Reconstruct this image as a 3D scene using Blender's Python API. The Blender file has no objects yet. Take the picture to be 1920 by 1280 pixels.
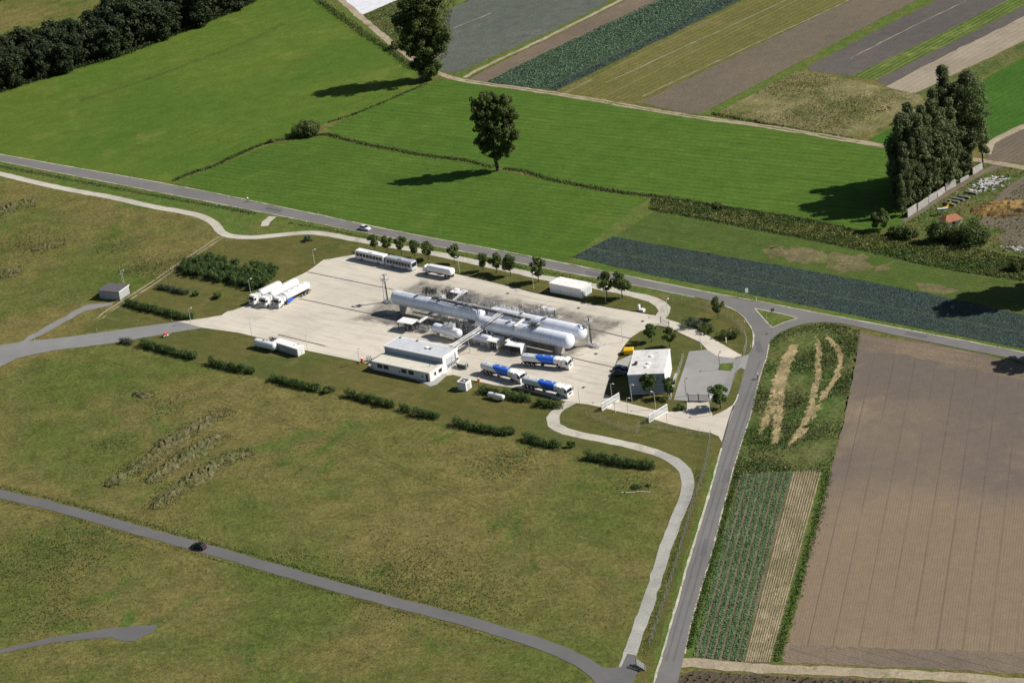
import bpy, math, random
import numpy as np
from mathutils import Vector
from mathutils.geometry import tessellate_polygon

# ---------------------------------------------------------------- camera, sky, sun
sc = bpy.context.scene
FPX, DEP, ROL, DIST = 4900.0, math.radians(23.85), 0.133, 740.0
CAMZ = DIST * math.sin(DEP); CAMY = -DIST * math.cos(DEP)
_F = np.array([0, math.cos(DEP), -math.sin(DEP)]); _R = np.array([1, 0, 0.]); _U = np.array([0, math.sin(DEP), math.cos(DEP)])
EX = math.cos(ROL) * _R - math.sin(ROL) * _U
EY = math.sin(ROL) * _R + math.cos(ROL) * _U
cam_data = bpy.data.cameras.new('camera'); cam = bpy.data.objects.new('camera', cam_data)
sc.collection.objects.link(cam); sc.camera = cam
cam_data.sensor_fit = 'HORIZONTAL'; cam_data.sensor_width = 36; cam_data.lens = FPX / 1920 * 36
cam_data.clip_start = 1; cam_data.clip_end = 20000
from mathutils import Matrix
cam.matrix_world = Matrix(((EX[0], EY[0], -_F[0], 0), (EX[1], EY[1], -_F[1], CAMY), (EX[2], EY[2], -_F[2], CAMZ), (0, 0, 0, 1)))

SUN_EL = math.radians(40); SUN_AZ = math.radians(91)      # azimuth measured from +Y towards +X
world = bpy.data.worlds.new('World'); sc.world = world; world.use_nodes = True
wn = world.node_tree.nodes; wl = world.node_tree.links
sky = wn.new('ShaderNodeTexSky'); sky.sky_type = 'NISHITA'; sky.sun_disc = False
sky.sun_elevation = SUN_EL; sky.sun_rotation = SUN_AZ
wn['Background'].inputs[1].default_value = 0.05
wl.new(sky.outputs[0], wn['Background'].inputs[0])
sd = bpy.data.lights.new('sun', 'SUN'); sd.energy = 4.8; sd.angle = math.radians(0.5); sd.color = (1.0, 0.955, 0.88)
sun = bpy.data.objects.new('sun', sd); sc.collection.objects.link(sun)
sdir = Vector((math.sin(SUN_AZ) * math.cos(SUN_EL), math.cos(SUN_AZ) * math.cos(SUN_EL), math.sin(SUN_EL)))
sun.rotation_euler = sdir.to_track_quat('Z', 'Y').to_euler(); sun.location = (300, 0, 300)
sc.view_settings.view_transform = 'Standard'; sc.view_settings.look = 'None'
sc.view_settings.exposure = 0.3; sc.view_settings.gamma = 1
C = sc.collection
rng = np.random.default_rng(7); random.seed(7)

def P(u, v, z=0.0):
    """survey point: where the sight line through a photo pixel meets height z"""
    d = _F * FPX + EX * (u - 960) - EY * (v - 640)
    t = (z - CAMZ) / d[2]
    return np.array([d[0] * t, CAMY + d[1] * t, z])
def hd(a, b):
    return math.atan2(b[1] - a[1], b[0] - a[0])
AH = math.radians(-41.7)                                  # heading of the depot's long axis

# ---------------------------------------------------------------- materials
def _mat(name):
    m = bpy.data.materials.new(name); m.use_nodes = True
    nt = m.node_tree; b = nt.nodes['Principled BSDF']
    return m, nt, b
def N(nt, t, **kw):
    n = nt.nodes.new(t)
    for k, v in kw.items():
        if k.startswith('i_'):
            key = k[2:]; key = int(key) if key.isdigit() else key
            n.inputs[key].default_value = v
        else: setattr(n, k, v)
    return n
def rgb(c): return (c[0], c[1], c[2], 1)
def noise(nt, vec, scale, detail=3, rough=.55, dist=0):
    n = N(nt, 'ShaderNodeTexNoise'); n.inputs['Scale'].default_value = scale; n.inputs['Detail'].default_value = detail
    n.inputs['Roughness'].default_value = rough; n.inputs['Distortion'].default_value = dist
    nt.links.new(vec, n.inputs['Vector']); return n.outputs['Fac']
def ramp(nt, fac, a, b, ca=0.0, cb=1.0):
    n = N(nt, 'ShaderNodeMapRange'); n.inputs[1].default_value = a; n.inputs[2].default_value = b
    n.inputs[3].default_value = ca; n.inputs[4].default_value = cb; nt.links.new(fac, n.inputs[0]); return n.outputs[0]
def mix(nt, fac, a, b, mode='MIX'):
    n = N(nt, 'ShaderNodeMix', data_type='RGBA', blend_type=mode)
    for k, x in ((0, fac), (6, a), (7, b)):
        if isinstance(x, (tuple, list)): n.inputs[k].default_value = rgb(x)
        elif isinstance(x, (int, float)): n.inputs[k].default_value = x
        else: nt.links.new(x, n.inputs[k])
    return n.outputs[2]
def rotvec(nt, ang, sx=1, sy=1):
    tc = N(nt, 'ShaderNodeTexCoord'); mp = N(nt, 'ShaderNodeMapping'); mp.vector_type = 'POINT'
    mp.inputs['Rotation'].default_value = (0, 0, -ang)
    nt.links.new(tc.outputs['Object'], mp.inputs['Vector'])
    m2 = N(nt, 'ShaderNodeVectorMath', operation='MULTIPLY'); nt.links.new(mp.outputs[0], m2.inputs[0]); m2.inputs[1].default_value = (sx, sy, 1)
    return m2.outputs[0]
def bump(nt, b, h, strength=.5, dist=.3):
    n = N(nt, 'ShaderNodeBump'); n.inputs['Strength'].default_value = strength; n.inputs['Distance'].default_value = dist
    nt.links.new(h, n.inputs['Height']); nt.links.new(n.outputs[0], b.inputs['Normal'])

def m_ground(name, base, alt, alt2=None, drift=None, ang=0.0, row=None, rowcol=None, rowamt=.4, patch=.03, fine=1.6, bstr=.6, tram=None, tramcol=None, fvar=.55, streak=None, rough=.95, cut=(.42, .62)):
    """soil or sward: two-tone patches, fine grain, optional rows (spacing in metres) along heading ang, tramlines"""
    m, nt, b = _mat(name); v = rotvec(nt, 0)
    pn = noise(nt, v, patch, 6, .6, .4)
    if drift:
        sy = N(nt, 'ShaderNodeSeparateXYZ'); nt.links.new(v, sy.inputs[0]); dm = N(nt, 'ShaderNodeMath', operation='ADD'); nt.links.new(pn, dm.inputs[0]); nt.links.new(ramp(nt, sy.outputs[1], drift[0], drift[1], -.12, .16), dm.inputs[1]); pn = dm.outputs[0]
    p1 = ramp(nt, pn, cut[0], cut[1])
    col = mix(nt, p1, base, alt)
    if alt2 is not None:
        p2 = ramp(nt, noise(nt, v, patch * 2.7, 6, .65, .8), .55, .7)
        col = mix(nt, p2, col, alt2)
    if streak:
        sv = rotvec(nt, ang, .03, .5)
        s = ramp(nt, noise(nt, sv, 1.0, 4, .6), .3, .7)
        col = mix(nt, ramp(nt, s, 0, 1, 0, streak), col, (base[0]*.55, base[1]*.6, base[2]*.6))
    if row:
        rv = rotvec(nt, ang, .012 / row, 1 / row)
        sep = N(nt, 'ShaderNodeSeparateXYZ'); nt.links.new(rv, sep.inputs[0])
        wob = noise(nt, rotvec(nt, ang, .05, .05), 1.0, 3)
        ad = N(nt, 'ShaderNodeMath', operation='MULTIPLY_ADD'); nt.links.new(wob, ad.inputs[0]); ad.inputs[1].default_value = .8; nt.links.new(sep.outputs[1], ad.inputs[2])
        ml = N(nt, 'ShaderNodeMath', operation='MULTIPLY'); nt.links.new(ad.outputs[0], ml.inputs[0]); ml.inputs[1].default_value = 2 * math.pi
        sn = N(nt, 'ShaderNodeMath', operation='SINE'); nt.links.new(ml.outputs[0], sn.inputs[0])
        rn = noise(nt, rotvec(nt, ang, .06, 1.3 / row), 1.0, 3, .7)
        am = N(nt, 'ShaderNodeMath', operation='MULTIPLY'); nt.links.new(ramp(nt, sn.outputs[0], -1, 1), am.inputs[0]); nt.links.new(ramp(nt, rn, .3, .75, .2, 1.3 * rowamt * 1.6), am.inputs[1])
        col = mix(nt, am.outputs[0], col, rowcol or (base[0]*.6, base[1]*.6, base[2]*.6))
    if tram:
        rv = rotvec(nt, ang, .002, 1 / tram)
        sep = N(nt, 'ShaderNodeSeparateXYZ'); nt.links.new(rv, sep.inputs[0])
        fr = N(nt, 'ShaderNodeMath', operation='FRACT'); nt.links.new(sep.outputs[1], fr.inputs[0])
        w = .13 / tram
        for off in (.5,):
            sb = N(nt, 'ShaderNodeMath', operation='COMPARE'); nt.links.new(fr.outputs[0], sb.inputs[0]); sb.inputs[1].default_value = off; sb.inputs[2].default_value = w
            br = ramp(nt, noise(nt, rotvec(nt, ang, .03, .4), 1.0, 3), .35, .6, .1, .75)
            mm = N(nt, 'ShaderNodeMath', operation='MULTIPLY'); nt.links.new(sb.outputs[0], mm.inputs[0]); nt.links.new(br, mm.inputs[1])
            col = mix(nt, mm.outputs[0], col, tramcol or (base[0]*.45, base[1]*.45, base[2]*.45))
    f1 = noise(nt, v, fine, 5, .72); f2 = noise(nt, v, fine * .22, 4, .65)
    g = N(nt, 'ShaderNodeMath', operation='MULTIPLY'); nt.links.new(ramp(nt, f1, .25, .75, 1 - fvar, 1 + fvar), g.inputs[0]); nt.links.new(ramp(nt, f2, .3, .7, 1 - fvar * .5, 1 + fvar * .5), g.inputs[1])
    cc = N(nt, 'ShaderNodeCombineColor')
    for i in range(3): nt.links.new(g.outputs[0], cc.inputs[i])
    col = mix(nt, 1.0, col, cc.outputs[0], 'MULTIPLY')
    nt.links.new(col, b.inputs['Base Color']); b.inputs['Roughness'].default_value = rough
    b.inputs['Specular IOR Level'].default_value = .04
    if bstr: bump(nt, b, f1, bstr, .35)
    return m

def m_flat(name, col, rough=.6, metal=0.0, var=.08, scale=.8, spec=.4, dirt=None, dirtamt=.0):
    m, nt, b = _mat(name); v = rotvec(nt, 0)
    n = noise(nt, v, scale, 5, .65)
    c = mix(nt, ramp(nt, n, .3, .7), tuple(x * (1 - var) for x in col), tuple(min(1, x * (1 + var)) for x in col))
    if dirt:
        d = ramp(nt, noise(nt, v, scale * 2.3, 6, .7, .6), .5, .72, 0, dirtamt); c = mix(nt, d, c, dirt)
    nt.links.new(c, b.inputs['Base Color']); b.inputs['Roughness'].default_value = rough
    b.inputs['Metallic'].default_value = metal; b.inputs['Specular IOR Level'].default_value = spec
    return m
def m_leaf(name, a, b_, tr=.25):
    m, nt, b = _mat(name)
    g = N(nt, 'ShaderNodeNewGeometry'); v = rotvec(nt, 0)
    c = mix(nt, g.outputs['Random Per Island'], a, b_)
    c2 = mix(nt, ramp(nt, noise(nt, v, .35, 3), .4, .65), c, tuple(x * (.62 if tr > .12 else .92) for x in a))
    nt.links.new(c2, b.inputs['Base Color']); b.inputs['Roughness'].default_value = .6; b.inputs['Specular IOR Level'].default_value = .25
    t = N(nt, 'ShaderNodeBsdfTranslucent'); nt.links.new(c2, t.inputs[0]); mx = N(nt, 'ShaderNodeMixShader'); mx.inputs[0].default_value = tr
    nt.links.new(b.outputs[0], mx.inputs[1]); nt.links.new(t.outputs[0], mx.inputs[2]); nt.links.new(mx.outputs[0], nt.nodes['Material Output'].inputs[0])
    return m
def m_concrete():
    m, nt, b = _mat('apron concrete'); v = rotvec(nt, AH)
    big = noise(nt, v, .035, 6, .6, .5); mid = noise(nt, rotvec(nt, AH, .08, .5), 1.0, 5, .65, .4)
    c = mix(nt, ramp(nt, big, .35, .65), (.62, .56, .465), (.53, .48, .40))
    c = mix(nt, ramp(nt, mid, .5, .72, 0, .5), c, (.30, .28, .25))
    # tyre tracks and oily stains around the tank field
    st = ramp(nt, noise(nt, rotvec(nt, AH + .12, .05, .9), 1.0, 5, .7, 1.2), .54, .7, 0, .35)
    c = mix(nt, st, c, (.22, .20, .18))
    sp = ramp(nt, noise(nt, v, .9, 5, .8), .62, .74, 0, .4); c = mix(nt, sp, c, (.25, .23, .20))
    # slab joints
    br = N(nt, 'ShaderNodeTexBrick'); br.offset = 0; br.inputs['Scale'].default_value = 1; br.inputs['Brick Width'].default_value = 7.5; br.inputs['Row Height'].default_value = 5.0
    br.inputs['Mortar Size'].default_value = .05; br.inputs['Mortar Smooth'].default_value = .2
    br.inputs['Color1'].default_value = (1, 1, 1, 1); br.inputs['Color2'].default_value = (.93, .93, .92, 1); br.inputs['Mortar'].default_value = (.72, .70, .68, 1)
    nt.links.new(v, br.inputs['Vector']); c = mix(nt, 1.0, c, br.outputs[0], 'MULTIPLY')
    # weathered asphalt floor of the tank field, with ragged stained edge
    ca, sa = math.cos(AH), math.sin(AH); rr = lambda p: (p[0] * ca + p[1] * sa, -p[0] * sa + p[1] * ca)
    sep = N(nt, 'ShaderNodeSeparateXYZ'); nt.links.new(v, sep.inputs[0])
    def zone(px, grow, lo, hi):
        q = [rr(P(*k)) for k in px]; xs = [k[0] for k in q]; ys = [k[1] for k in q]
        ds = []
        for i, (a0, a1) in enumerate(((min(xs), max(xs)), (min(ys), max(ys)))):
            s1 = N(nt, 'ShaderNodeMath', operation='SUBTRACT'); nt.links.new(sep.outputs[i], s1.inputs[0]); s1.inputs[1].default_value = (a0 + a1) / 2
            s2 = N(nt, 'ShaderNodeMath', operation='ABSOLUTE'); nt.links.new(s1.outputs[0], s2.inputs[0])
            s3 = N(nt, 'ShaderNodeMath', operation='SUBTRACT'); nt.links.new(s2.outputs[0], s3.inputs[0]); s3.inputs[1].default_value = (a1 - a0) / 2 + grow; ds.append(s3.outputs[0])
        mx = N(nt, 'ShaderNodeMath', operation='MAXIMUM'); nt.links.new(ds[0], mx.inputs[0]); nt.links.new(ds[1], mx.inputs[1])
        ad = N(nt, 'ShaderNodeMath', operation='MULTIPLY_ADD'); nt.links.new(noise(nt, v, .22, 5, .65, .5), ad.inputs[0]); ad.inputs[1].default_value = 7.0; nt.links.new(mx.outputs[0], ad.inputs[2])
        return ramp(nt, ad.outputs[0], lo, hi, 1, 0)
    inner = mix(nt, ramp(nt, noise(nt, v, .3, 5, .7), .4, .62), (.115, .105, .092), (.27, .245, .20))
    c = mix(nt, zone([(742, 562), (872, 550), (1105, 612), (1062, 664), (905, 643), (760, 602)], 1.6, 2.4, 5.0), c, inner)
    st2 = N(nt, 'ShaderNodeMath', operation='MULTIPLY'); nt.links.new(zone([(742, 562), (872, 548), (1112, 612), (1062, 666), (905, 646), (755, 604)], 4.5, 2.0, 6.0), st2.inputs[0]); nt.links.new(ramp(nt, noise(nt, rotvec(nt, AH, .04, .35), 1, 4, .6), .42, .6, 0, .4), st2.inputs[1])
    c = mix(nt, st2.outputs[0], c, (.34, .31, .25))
    f = noise(nt, v, 3, 5, .7); cc = N(nt, 'ShaderNodeCombineColor'); r = ramp(nt, f, .3, .7, .92, 1.08)
    for i in range(3): nt.links.new(r, cc.inputs[i])
    c = mix(nt, 1.0, c, cc.outputs[0], 'MULTIPLY')
    nt.links.new(c, b.inputs['Base Color']); b.inputs['Roughness'].default_value = .85
    return m
def m_road(name, col, ang=0.0, tracks=.5):
    m, nt, b = _mat(name); v = rotvec(nt, 0)
    c = mix(nt, ramp(nt, noise(nt, v, .06, 5, .6), .35, .65), col, tuple(x * .82 for x in col))
    c = mix(nt, ramp(nt, noise(nt, v, .3, 5, .6, .5), .5, .75, 0, .3), c, tuple(x * 1.25 for x in col))
    c = mix(nt, ramp(nt, noise(nt, v, 2.5, 4, .8), .35, .7, 0, .2), c, tuple(x * .75 for x in col))
    nt.links.new(c, b.inputs['Base Color']); b.inputs['Roughness'].default_value = .9; b.inputs['Specular IOR Level'].default_value = .2
    return m

rowM = hd(P(700, 240), P(1600, 330))        # mowing direction of the upper meadows
rowM3 = hd(P(500, 330), P(1100, 400))
rowB = hd(P(1636, 854), P(1561, 1204))      # drills of the big bare field
rowT = hd(P(870, 147), P(1185, 0))          # strips in the north-east
rowD = hd(P(1110, 465), P(1920, 624))
MT = {}
MT['rough'] = m_ground('rough dry pasture', (.152, .130, .046), (.094, .112, .028), (.068, .108, .022), cut=(.40, .60), patch=.019, fine=.8, fvar=.5, bstr=.8)
MT['lawn'] = m_ground('mown depot lawn', (.122, .112, .036), (.085, .102, .028), (.160, .136, .052), ang=AH, streak=.5, patch=.035, fine=1.5, fvar=.3, bstr=.4)
MT['mead1'] = m_ground('lush meadow north-west', (.098, .146, .024), (.072, .128, .020), (.138, .165, .034), ang=hd(P(0, 300), P(600, 60)), streak=.35, patch=.014, fine=.8, fvar=.26, bstr=.4)
MT['mead2'] = m_ground('mown meadow', (.088, .156, .025), (.066, .130, .021), (.118, .166, .034), ang=rowM, streak=.6, row=3.0, rowamt=.42, patch=.012, fine=.8, fvar=.25, bstr=.4)
MT['mead3'] = m_ground('mown meadow by the road', (.090, .154, .025), (.066, .128, .021), (.122, .162, .034), ang=rowM3, streak=.6, row=2.6, rowamt=.42, patch=.014, fine=.8, fvar=.25, bstr=.4)
MT['verge'] = m_ground('green roadside verge', (.085, .132, .028), (.115, .128, .036), (.055, .10, .022), patch=.08, fine=1.4, fvar=.45)
MT['weedy'] = m_ground('weedy ground', (.075, .110, .030), (.12, .120, .045), (.045, .075, .02), patch=.06, fine=.9, fvar=.6, bstr=.9)
MT['wild'] = m_ground('dry weeds', (.22, .19, .095), (.13, .135, .045), (.085, .11, .03), patch=.045, fine=.8, fvar=.55, bstr=.8, ang=rowT, streak=.3)
MT['brown'] = m_ground('bare drilled soil', (.222, .168, .116), (.140, .118, .104), (.245, .190, .125), ang=rowB, row=.62, rowamt=.30, tram=5.6, tramcol=(.11, .085, .065), patch=.011, fine=1.3, fvar=.14, bstr=.2, drift=(float(P(1700, 1150)[1]), float(P(1700, 750)[1])))
MT['brown2'] = m_ground('bare soil strip', (.185, .145, .105), (.15, .12, .09), None, ang=rowT, row=2.2, rowamt=.35, patch=.02, fine=1.0, fvar=.2, bstr=.3)
MT['greyf'] = m_ground('grey green young crop', (.115, .125, .105), (.100, .115, .098), (.14, .14, .125), ang=rowT, row=1.6, rowamt=.35, patch=.015, fine=1.0, fvar=.3)
MT['greend'] = m_ground('dark crop soil', (.060, .085, .050), (.05, .075, .055), None, ang=rowT, row=1.5, rowamt=.4, fine=1.5, fvar=.5)
MT['olive'] = m_ground('olive stubble', (.150, .140, .048), (.125, .125, .038), (.17, .15, .06), ang=rowT, row=2.6, rowamt=.35, tram=17, tramcol=(.30, .27, .13), patch=.02, fine=1.0, fvar=.28)
MT['brown3'] = m_ground('harrowed soil', (.165, .135, .098), (.14, .12, .09), None, ang=rowT, row=1.8, rowamt=.3, patch=.02, fine=1.0, fvar=.2)
MT['grey2'] = m_ground('dark tilled soil', (.125, .110, .098), (.105, .095, .088), None, ang=rowT, row=1.6, rowamt=.25, patch=.02, fine=1.2, fvar=.2)
MT['sand'] = m_ground('pale sandy soil', (.33, .28, .21), (.28, .235, .175), None, ang=rowT, row=2.5, rowamt=.18, patch=.03, fine=1.0, fvar=.16)
MT['brightg'] = m_ground('bright green crop', (.060, .135, .022), (.05, .115, .02), None, ang=rowT, streak=.3, row=2.5, rowamt=.2, patch=.02, fine=.8, fvar=.25)
MT['greenyel'] = m_ground('green strip with yellow rows', (.07, .12, .025), (.055, .095, .02), (.2, .2, .06), ang=rowT, row=2.0, rowcol=(.2, .21, .07), rowamt=.4, fine=1.0, fvar=.4)
MT['fieldg'] = m_ground('thin green crop', (.080, .120, .028), (.095, .115, .034), (.070, .13, .022), ang=rowD, streak=.4, row=1.8, rowamt=.25, patch=.02, fine=.9, fvar=.3)
MT['bald'] = m_ground('bald reddish patch', (.165, .135, .075), (.115, .118, .045), (.09, .115, .03), ang=rowD, streak=.3, patch=.06, fine=.7, fvar=.45)
MT['dsoil'] = m_ground('dark furrowed soil', (.12, .09, .068), (.09, .07, .05), None, ang=hd(P(1300, 1280), P(1316, 1262)), row=2.0, rowamt=.6, fine=1.2, fvar=.35)
MT['cropsoil'] = m_ground('soil between plants', (.17, .135, .095), (.13, .11, .07), (.08, .11, .035), ang=hd(P(1486, 882), P(1395, 1240)), patch=.06, fine=1.3, fvar=.3)
MT['ochre'] = m_ground('ochre earth', (.36, .28, .15), (.22, .18, .095), (.085, .10, .035), patch=.22, fine=.8, fvar=.4, bstr=1.0)
MT['track'] = m_ground('earth track', (.36, .30, .215), (.29, .24, .165), (.16, .15, .07), patch=.06, fine=1.0, fvar=.25)
MT['gravel'] = m_ground('pale gravel track', (.48, .45, .38), (.40, .375, .31), (.33, .31, .25), patch=.05, fine=1.4, fvar=.14, bstr=.3)
MT['greytrack'] = m_ground('grey gravel track', (.36, .35, .32), (.29, .285, .26), (.42, .40, .35), patch=.05, fine=1.4, fvar=.18, bstr=.3)
MT['fleece'] = m_flat('white crop fleece', (.62, .63, .66), .8, var=.12, scale=.3)
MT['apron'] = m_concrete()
MT['asph'] = m_road('asphalt', (.18, .172, .166))
MT['asph2'] = m_road('old grey asphalt', (.145, .142, .140))
MT['asphl'] = m_road('pale worn asphalt', (.235, .23, .225))
MT['asphd'] = m_road('dark asphalt', (.135, .13, .13))
MT['park'] = m_road('worn car park asphalt', (.30, .29, .28))
MT['edge'] = m_ground('pale road edge', (.52, .48, .38), (.42, .40, .30), (.13, .14, .05), patch=.25, fine=1.2, fvar=.25)
MT['joint'] = m_flat('dark drain', (.045, .04, .04), .8, var=.3)
MT['kerb'] = m_flat('kerb stone', (.50, .46, .38), .8, var=.15)
MT['white'] = m_flat('white paint', (.80, .80, .79), .35, var=.04, scale=.5)
MT['whitem'] = m_flat('weathered white render', (.78, .77, .74), .7, var=.06, scale=.5, dirt=(.45, .43, .38), dirtamt=.35)
MT['tankw'] = m_flat('tank white', (.74, .77, .84), .32, var=.05, scale=.25, dirt=(.45, .47, .50), dirtamt=.35, spec=.5)
MT['steel'] = m_flat('galvanised pipe', (.42, .42, .42), .45, metal=.3, var=.2)
MT['dsteel'] = m_flat('dark steel', (.07, .065, .065), .6, var=.3)
MT['palep'] = m_flat('pale green pipe', (.45, .48, .38), .5, var=.15)
MT['conc'] = m_flat('grey concrete', (.36, .35, .33), .9, var=.18, dirt=(.16, .15, .13), dirtamt=.6)
MT['dconc'] = m_flat('stained concrete', (.20, .195, .18), .9, var=.25, scale=.4, dirt=(.08, .08, .07), dirtamt=.7)
MT['bluegrey'] = m_flat('blue grey cladding', (.30, .36, .44), .6, var=.05)
MT['roofl'] = m_flat('light roof membrane', (.52, .54, .57), .7, var=.07, scale=.25, dirt=(.36, .35, .34), dirtamt=.5)
MT['roofc'] = m_flat('cream stained roof', (.60, .57, .48), .8, var=.08, scale=.3, dirt=(.42, .37, .26), dirtamt=.7)
MT['roofw'] = m_flat('patched white roof', (.62, .60, .58), .8, var=.1, scale=.22, dirt=(.34, .31, .30), dirtamt=.85)
MT['roofd'] = m_flat('dark bitumen roof', (.10, .095, .10), .9, var=.15)
MT['shedw'] = m_flat('grey shed wall', (.42, .42, .42), .8, var=.1, scale=.7, dirt=(.28, .28, .28), dirtamt=.5)
MT['glass'] = m_flat('dark glass', (.015, .02, .025), .25, var=.1, spec=.3)
MT['tyre'] = m_flat('tyre rubber', (.02, .02, .02), .85, var=.2)
MT['rim'] = m_flat('wheel rim', (.45, .45, .45), .4, metal=.4)
MT['chassis'] = m_flat('chassis black', (.035, .035, .04), .6, var=.2)
MT['blue'] = m_flat('tanker blue', (.02, .12, .60), .35, var=.05)
MT['carb'] = m_flat('dark blue car paint', (.015, .025, .075), .25, spec=.6)
MT['cark'] = m_flat('black car paint', (.012, .013, .016), .2, spec=.6)
MT['carw'] = m_flat('silver white car paint', (.68, .69, .70), .3, spec=.6)
MT['greyroof'] = m_flat('grey bus roof', (.36, .37, .42), .5, var=.08)
MT['yellow'] = m_flat('yellow skip paint', (.75, .45, .01), .5, var=.08)
MT['orange'] = m_flat('orange plastic', (.8, .16, .03), .5)
MT['red'] = m_flat('red paint', (.62, .05, .035), .5)
MT['tile'] = m_flat('red roof tiles', (.33, .14, .08), .9, var=.25, scale=1.0)
MT['slab'] = m_flat('mossy slabs', (.13, .135, .11), .9, var=.25)
MT['bark'] = m_flat('bark', (.07, .055, .042), .95, var=.3, scale=2)
MT['rubble'] = m_flat('broken concrete', (.42, .41, .39), .9, var=.45, scale=1.5)
MT['heap'] = m_ground('orange bark heap', (.30, .20, .07), (.12, .085, .045), (.05, .04, .03), patch=.12, fine=1.2, fvar=.5, bstr=1)
MT['mound'] = m_ground('stony dry earth bank', (.135, .120, .060), (.095, .105, .034), (.20, .175, .115), patch=.3, fine=1.2, fvar=.6, bstr=1.2)
MT['mon'] = m_flat('pale violet grey paint', (.42, .38, .42), .5)
MT['skin'] = m_flat('skin', (.5, .3, .2), .6)
MT['shirtw'] = m_flat('white cycling shirt', (.75, .75, .7), .8)
MT['shirtr'] = m_flat('grey cycling shirt', (.45, .47, .5), .8)
MT['shorts'] = m_flat('black shorts', (.02, .02, .025), .8)
MT['signblue'] = m_flat('dark sign back', (.05, .06, .09), .5)
MT['lamp'] = m_flat('pale lamp post', (.55, .56, .52), .5, var=.1)
L1 = m_leaf('dark broad leaves', (.090, .130, .034), (.170, .210, .060), .4)
L2 = m_leaf('mid green leaves', (.065, .115, .025), (.12, .17, .04))
L3 = m_leaf('poplar leaves', (.105, .140, .055), (.200, .235, .095), .4)
L4 = m_leaf('hedge leaves', (.066, .120, .030), (.125, .190, .050), .3)
L5 = m_leaf('wood leaves', (.030, .048, .018), (.058, .080, .028))
L6 = m_leaf('grey green shrub leaves', (.085, .12, .065), (.14, .18, .10))
L7 = m_leaf('yellow green weeds', (.12, .16, .03), (.24, .26, .065))
L8 = m_leaf('dry weeds blades', (.22, .19, .08), (.36, .31, .16))
LC = m_leaf('bluish cabbage leaves', (.07, .13, .095), (.13, .20, .15), .1)
LCG = m_leaf('cabbage leaves green', (.085, .155, .060), (.15, .235, .095), .1)
LD = m_leaf('dark blue green cabbage leaves', (.052, .082, .084), (.088, .125, .128), .1)
LG = m_leaf('green crop leaves', (.075, .145, .08), (.14, .22, .13), .1)
LP = m_leaf('pasture tufts', (.105, .120, .030), (.155, .155, .045))
LDG = m_leaf('dark ditch weeds', (.065, .098, .026), (.125, .150, .050))

# ---------------------------------------------------------------- mesh helpers
def link(name, verts, faces, mats, parent=None, mi=None, smooth=False):
    me = bpy.data.meshes.new(name)
    me.from_pydata([tuple(map(float, v)) for v in verts], [], faces)
    for m in (mats if isinstance(mats, (list, tuple)) else [mats]): me.materials.append(m)
    if mi is not None: me.polygons.foreach_set('material_index', mi)
    if smooth: me.polygons.foreach_set('use_smooth', [True] * len(me.polygons))
    me.update()
    o = bpy.data.objects.new(name, me); C.objects.link(o)
    if parent is not None: o.parent = parent
    return o
class MB:
    def __init__(s): s.v = []; s.f = []; s.m = []
    def add(s, vs, fs, m=0):
        n = len(s.v); s.v += [tuple(v) for v in vs]; s.f += [tuple(i + n for i in f) for f in fs]; s.m += [m] * len(fs); return s
    def box(s, x0, x1, y0, y1, z0, z1, m=0):
        return s.hexa([(x0, y0, z0), (x1, y0, z0), (x1, y1, z0), (x0, y1, z0)], [(x0, y0, z1), (x1, y0, z1), (x1, y1, z1), (x0, y1, z1)], m)
    def hexa(s, b, t, m=0):
        return s.add(list(b) + list(t), [(3, 2, 1, 0), (4, 5, 6, 7), (0, 1, 5, 4), (1, 2, 6, 5), (2, 3, 7, 6), (3, 0, 4, 7)], m)
    def tube(s, a, b, r, r2=None, n=8, m=0):
        a = np.array(a, float); b = np.array(b, float); r2 = r if r2 is None else r2
        d = b - a; L = np.linalg.norm(d); d = d / (L or 1)
        h = np.array([0, 0, 1.]) if abs(d[2]) < .9 else np.array([1., 0, 0])
        x = np.cross(d, h); x /= np.linalg.norm(x); y = np.cross(d, x)
        vs = []
        for c, rr in ((a, r), (b, r2)):
            for i in range(n):
                t = 2 * math.pi * i / n; vs.append(c + rr * (math.cos(t) * x + math.sin(t) * y))
        fs = [(i, (i + 1) % n, n + (i + 1) % n, n + i) for i in range(n)] + [tuple(range(n))[::-1], tuple(range(n, 2 * n))]
        return s.add(vs, fs, m)
    def path(s, pts, r, n=6, m=0):
        for a, b in zip(pts, pts[1:]): s.tube(a, b, r, n=n, m=m)
        return s
    def loft(s, secs, m=0, cap=True):
        n = len(secs[0]); vs = [p for q in secs for p in q]; fs = []
        for k in range(len(secs) - 1):
            for i in range(n): fs.append((k * n + i, k * n + (i + 1) % n, (k + 1) * n + (i + 1) % n, (k + 1) * n + i))
        if cap: fs += [tuple(range(n))[::-1], tuple(range((len(secs) - 1) * n, len(secs) * n))]
        return s.add(vs, fs, m)
    def obj(s, name, mats, parent=None, smooth=False):
        return link(name, s.v, s.f, mats, parent, s.m, smooth)
def tag(o, label=None, cat=None, group=None, kind=None):
    if label: o['label'] = label
    if cat: o['category'] = cat
    if group: o['group'] = group
    if kind: o['kind'] = kind
    return o
def thing(name, label, cat, loc=(0, 0, 0), rz=0.0, group=None):
    o = bpy.data.objects.new(name, None); C.objects.link(o); o.location = tuple(map(float, loc)); o.rotation_euler = (0, 0, rz)
    o.empty_display_size = .5
    return tag(o, label, cat, group)
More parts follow.
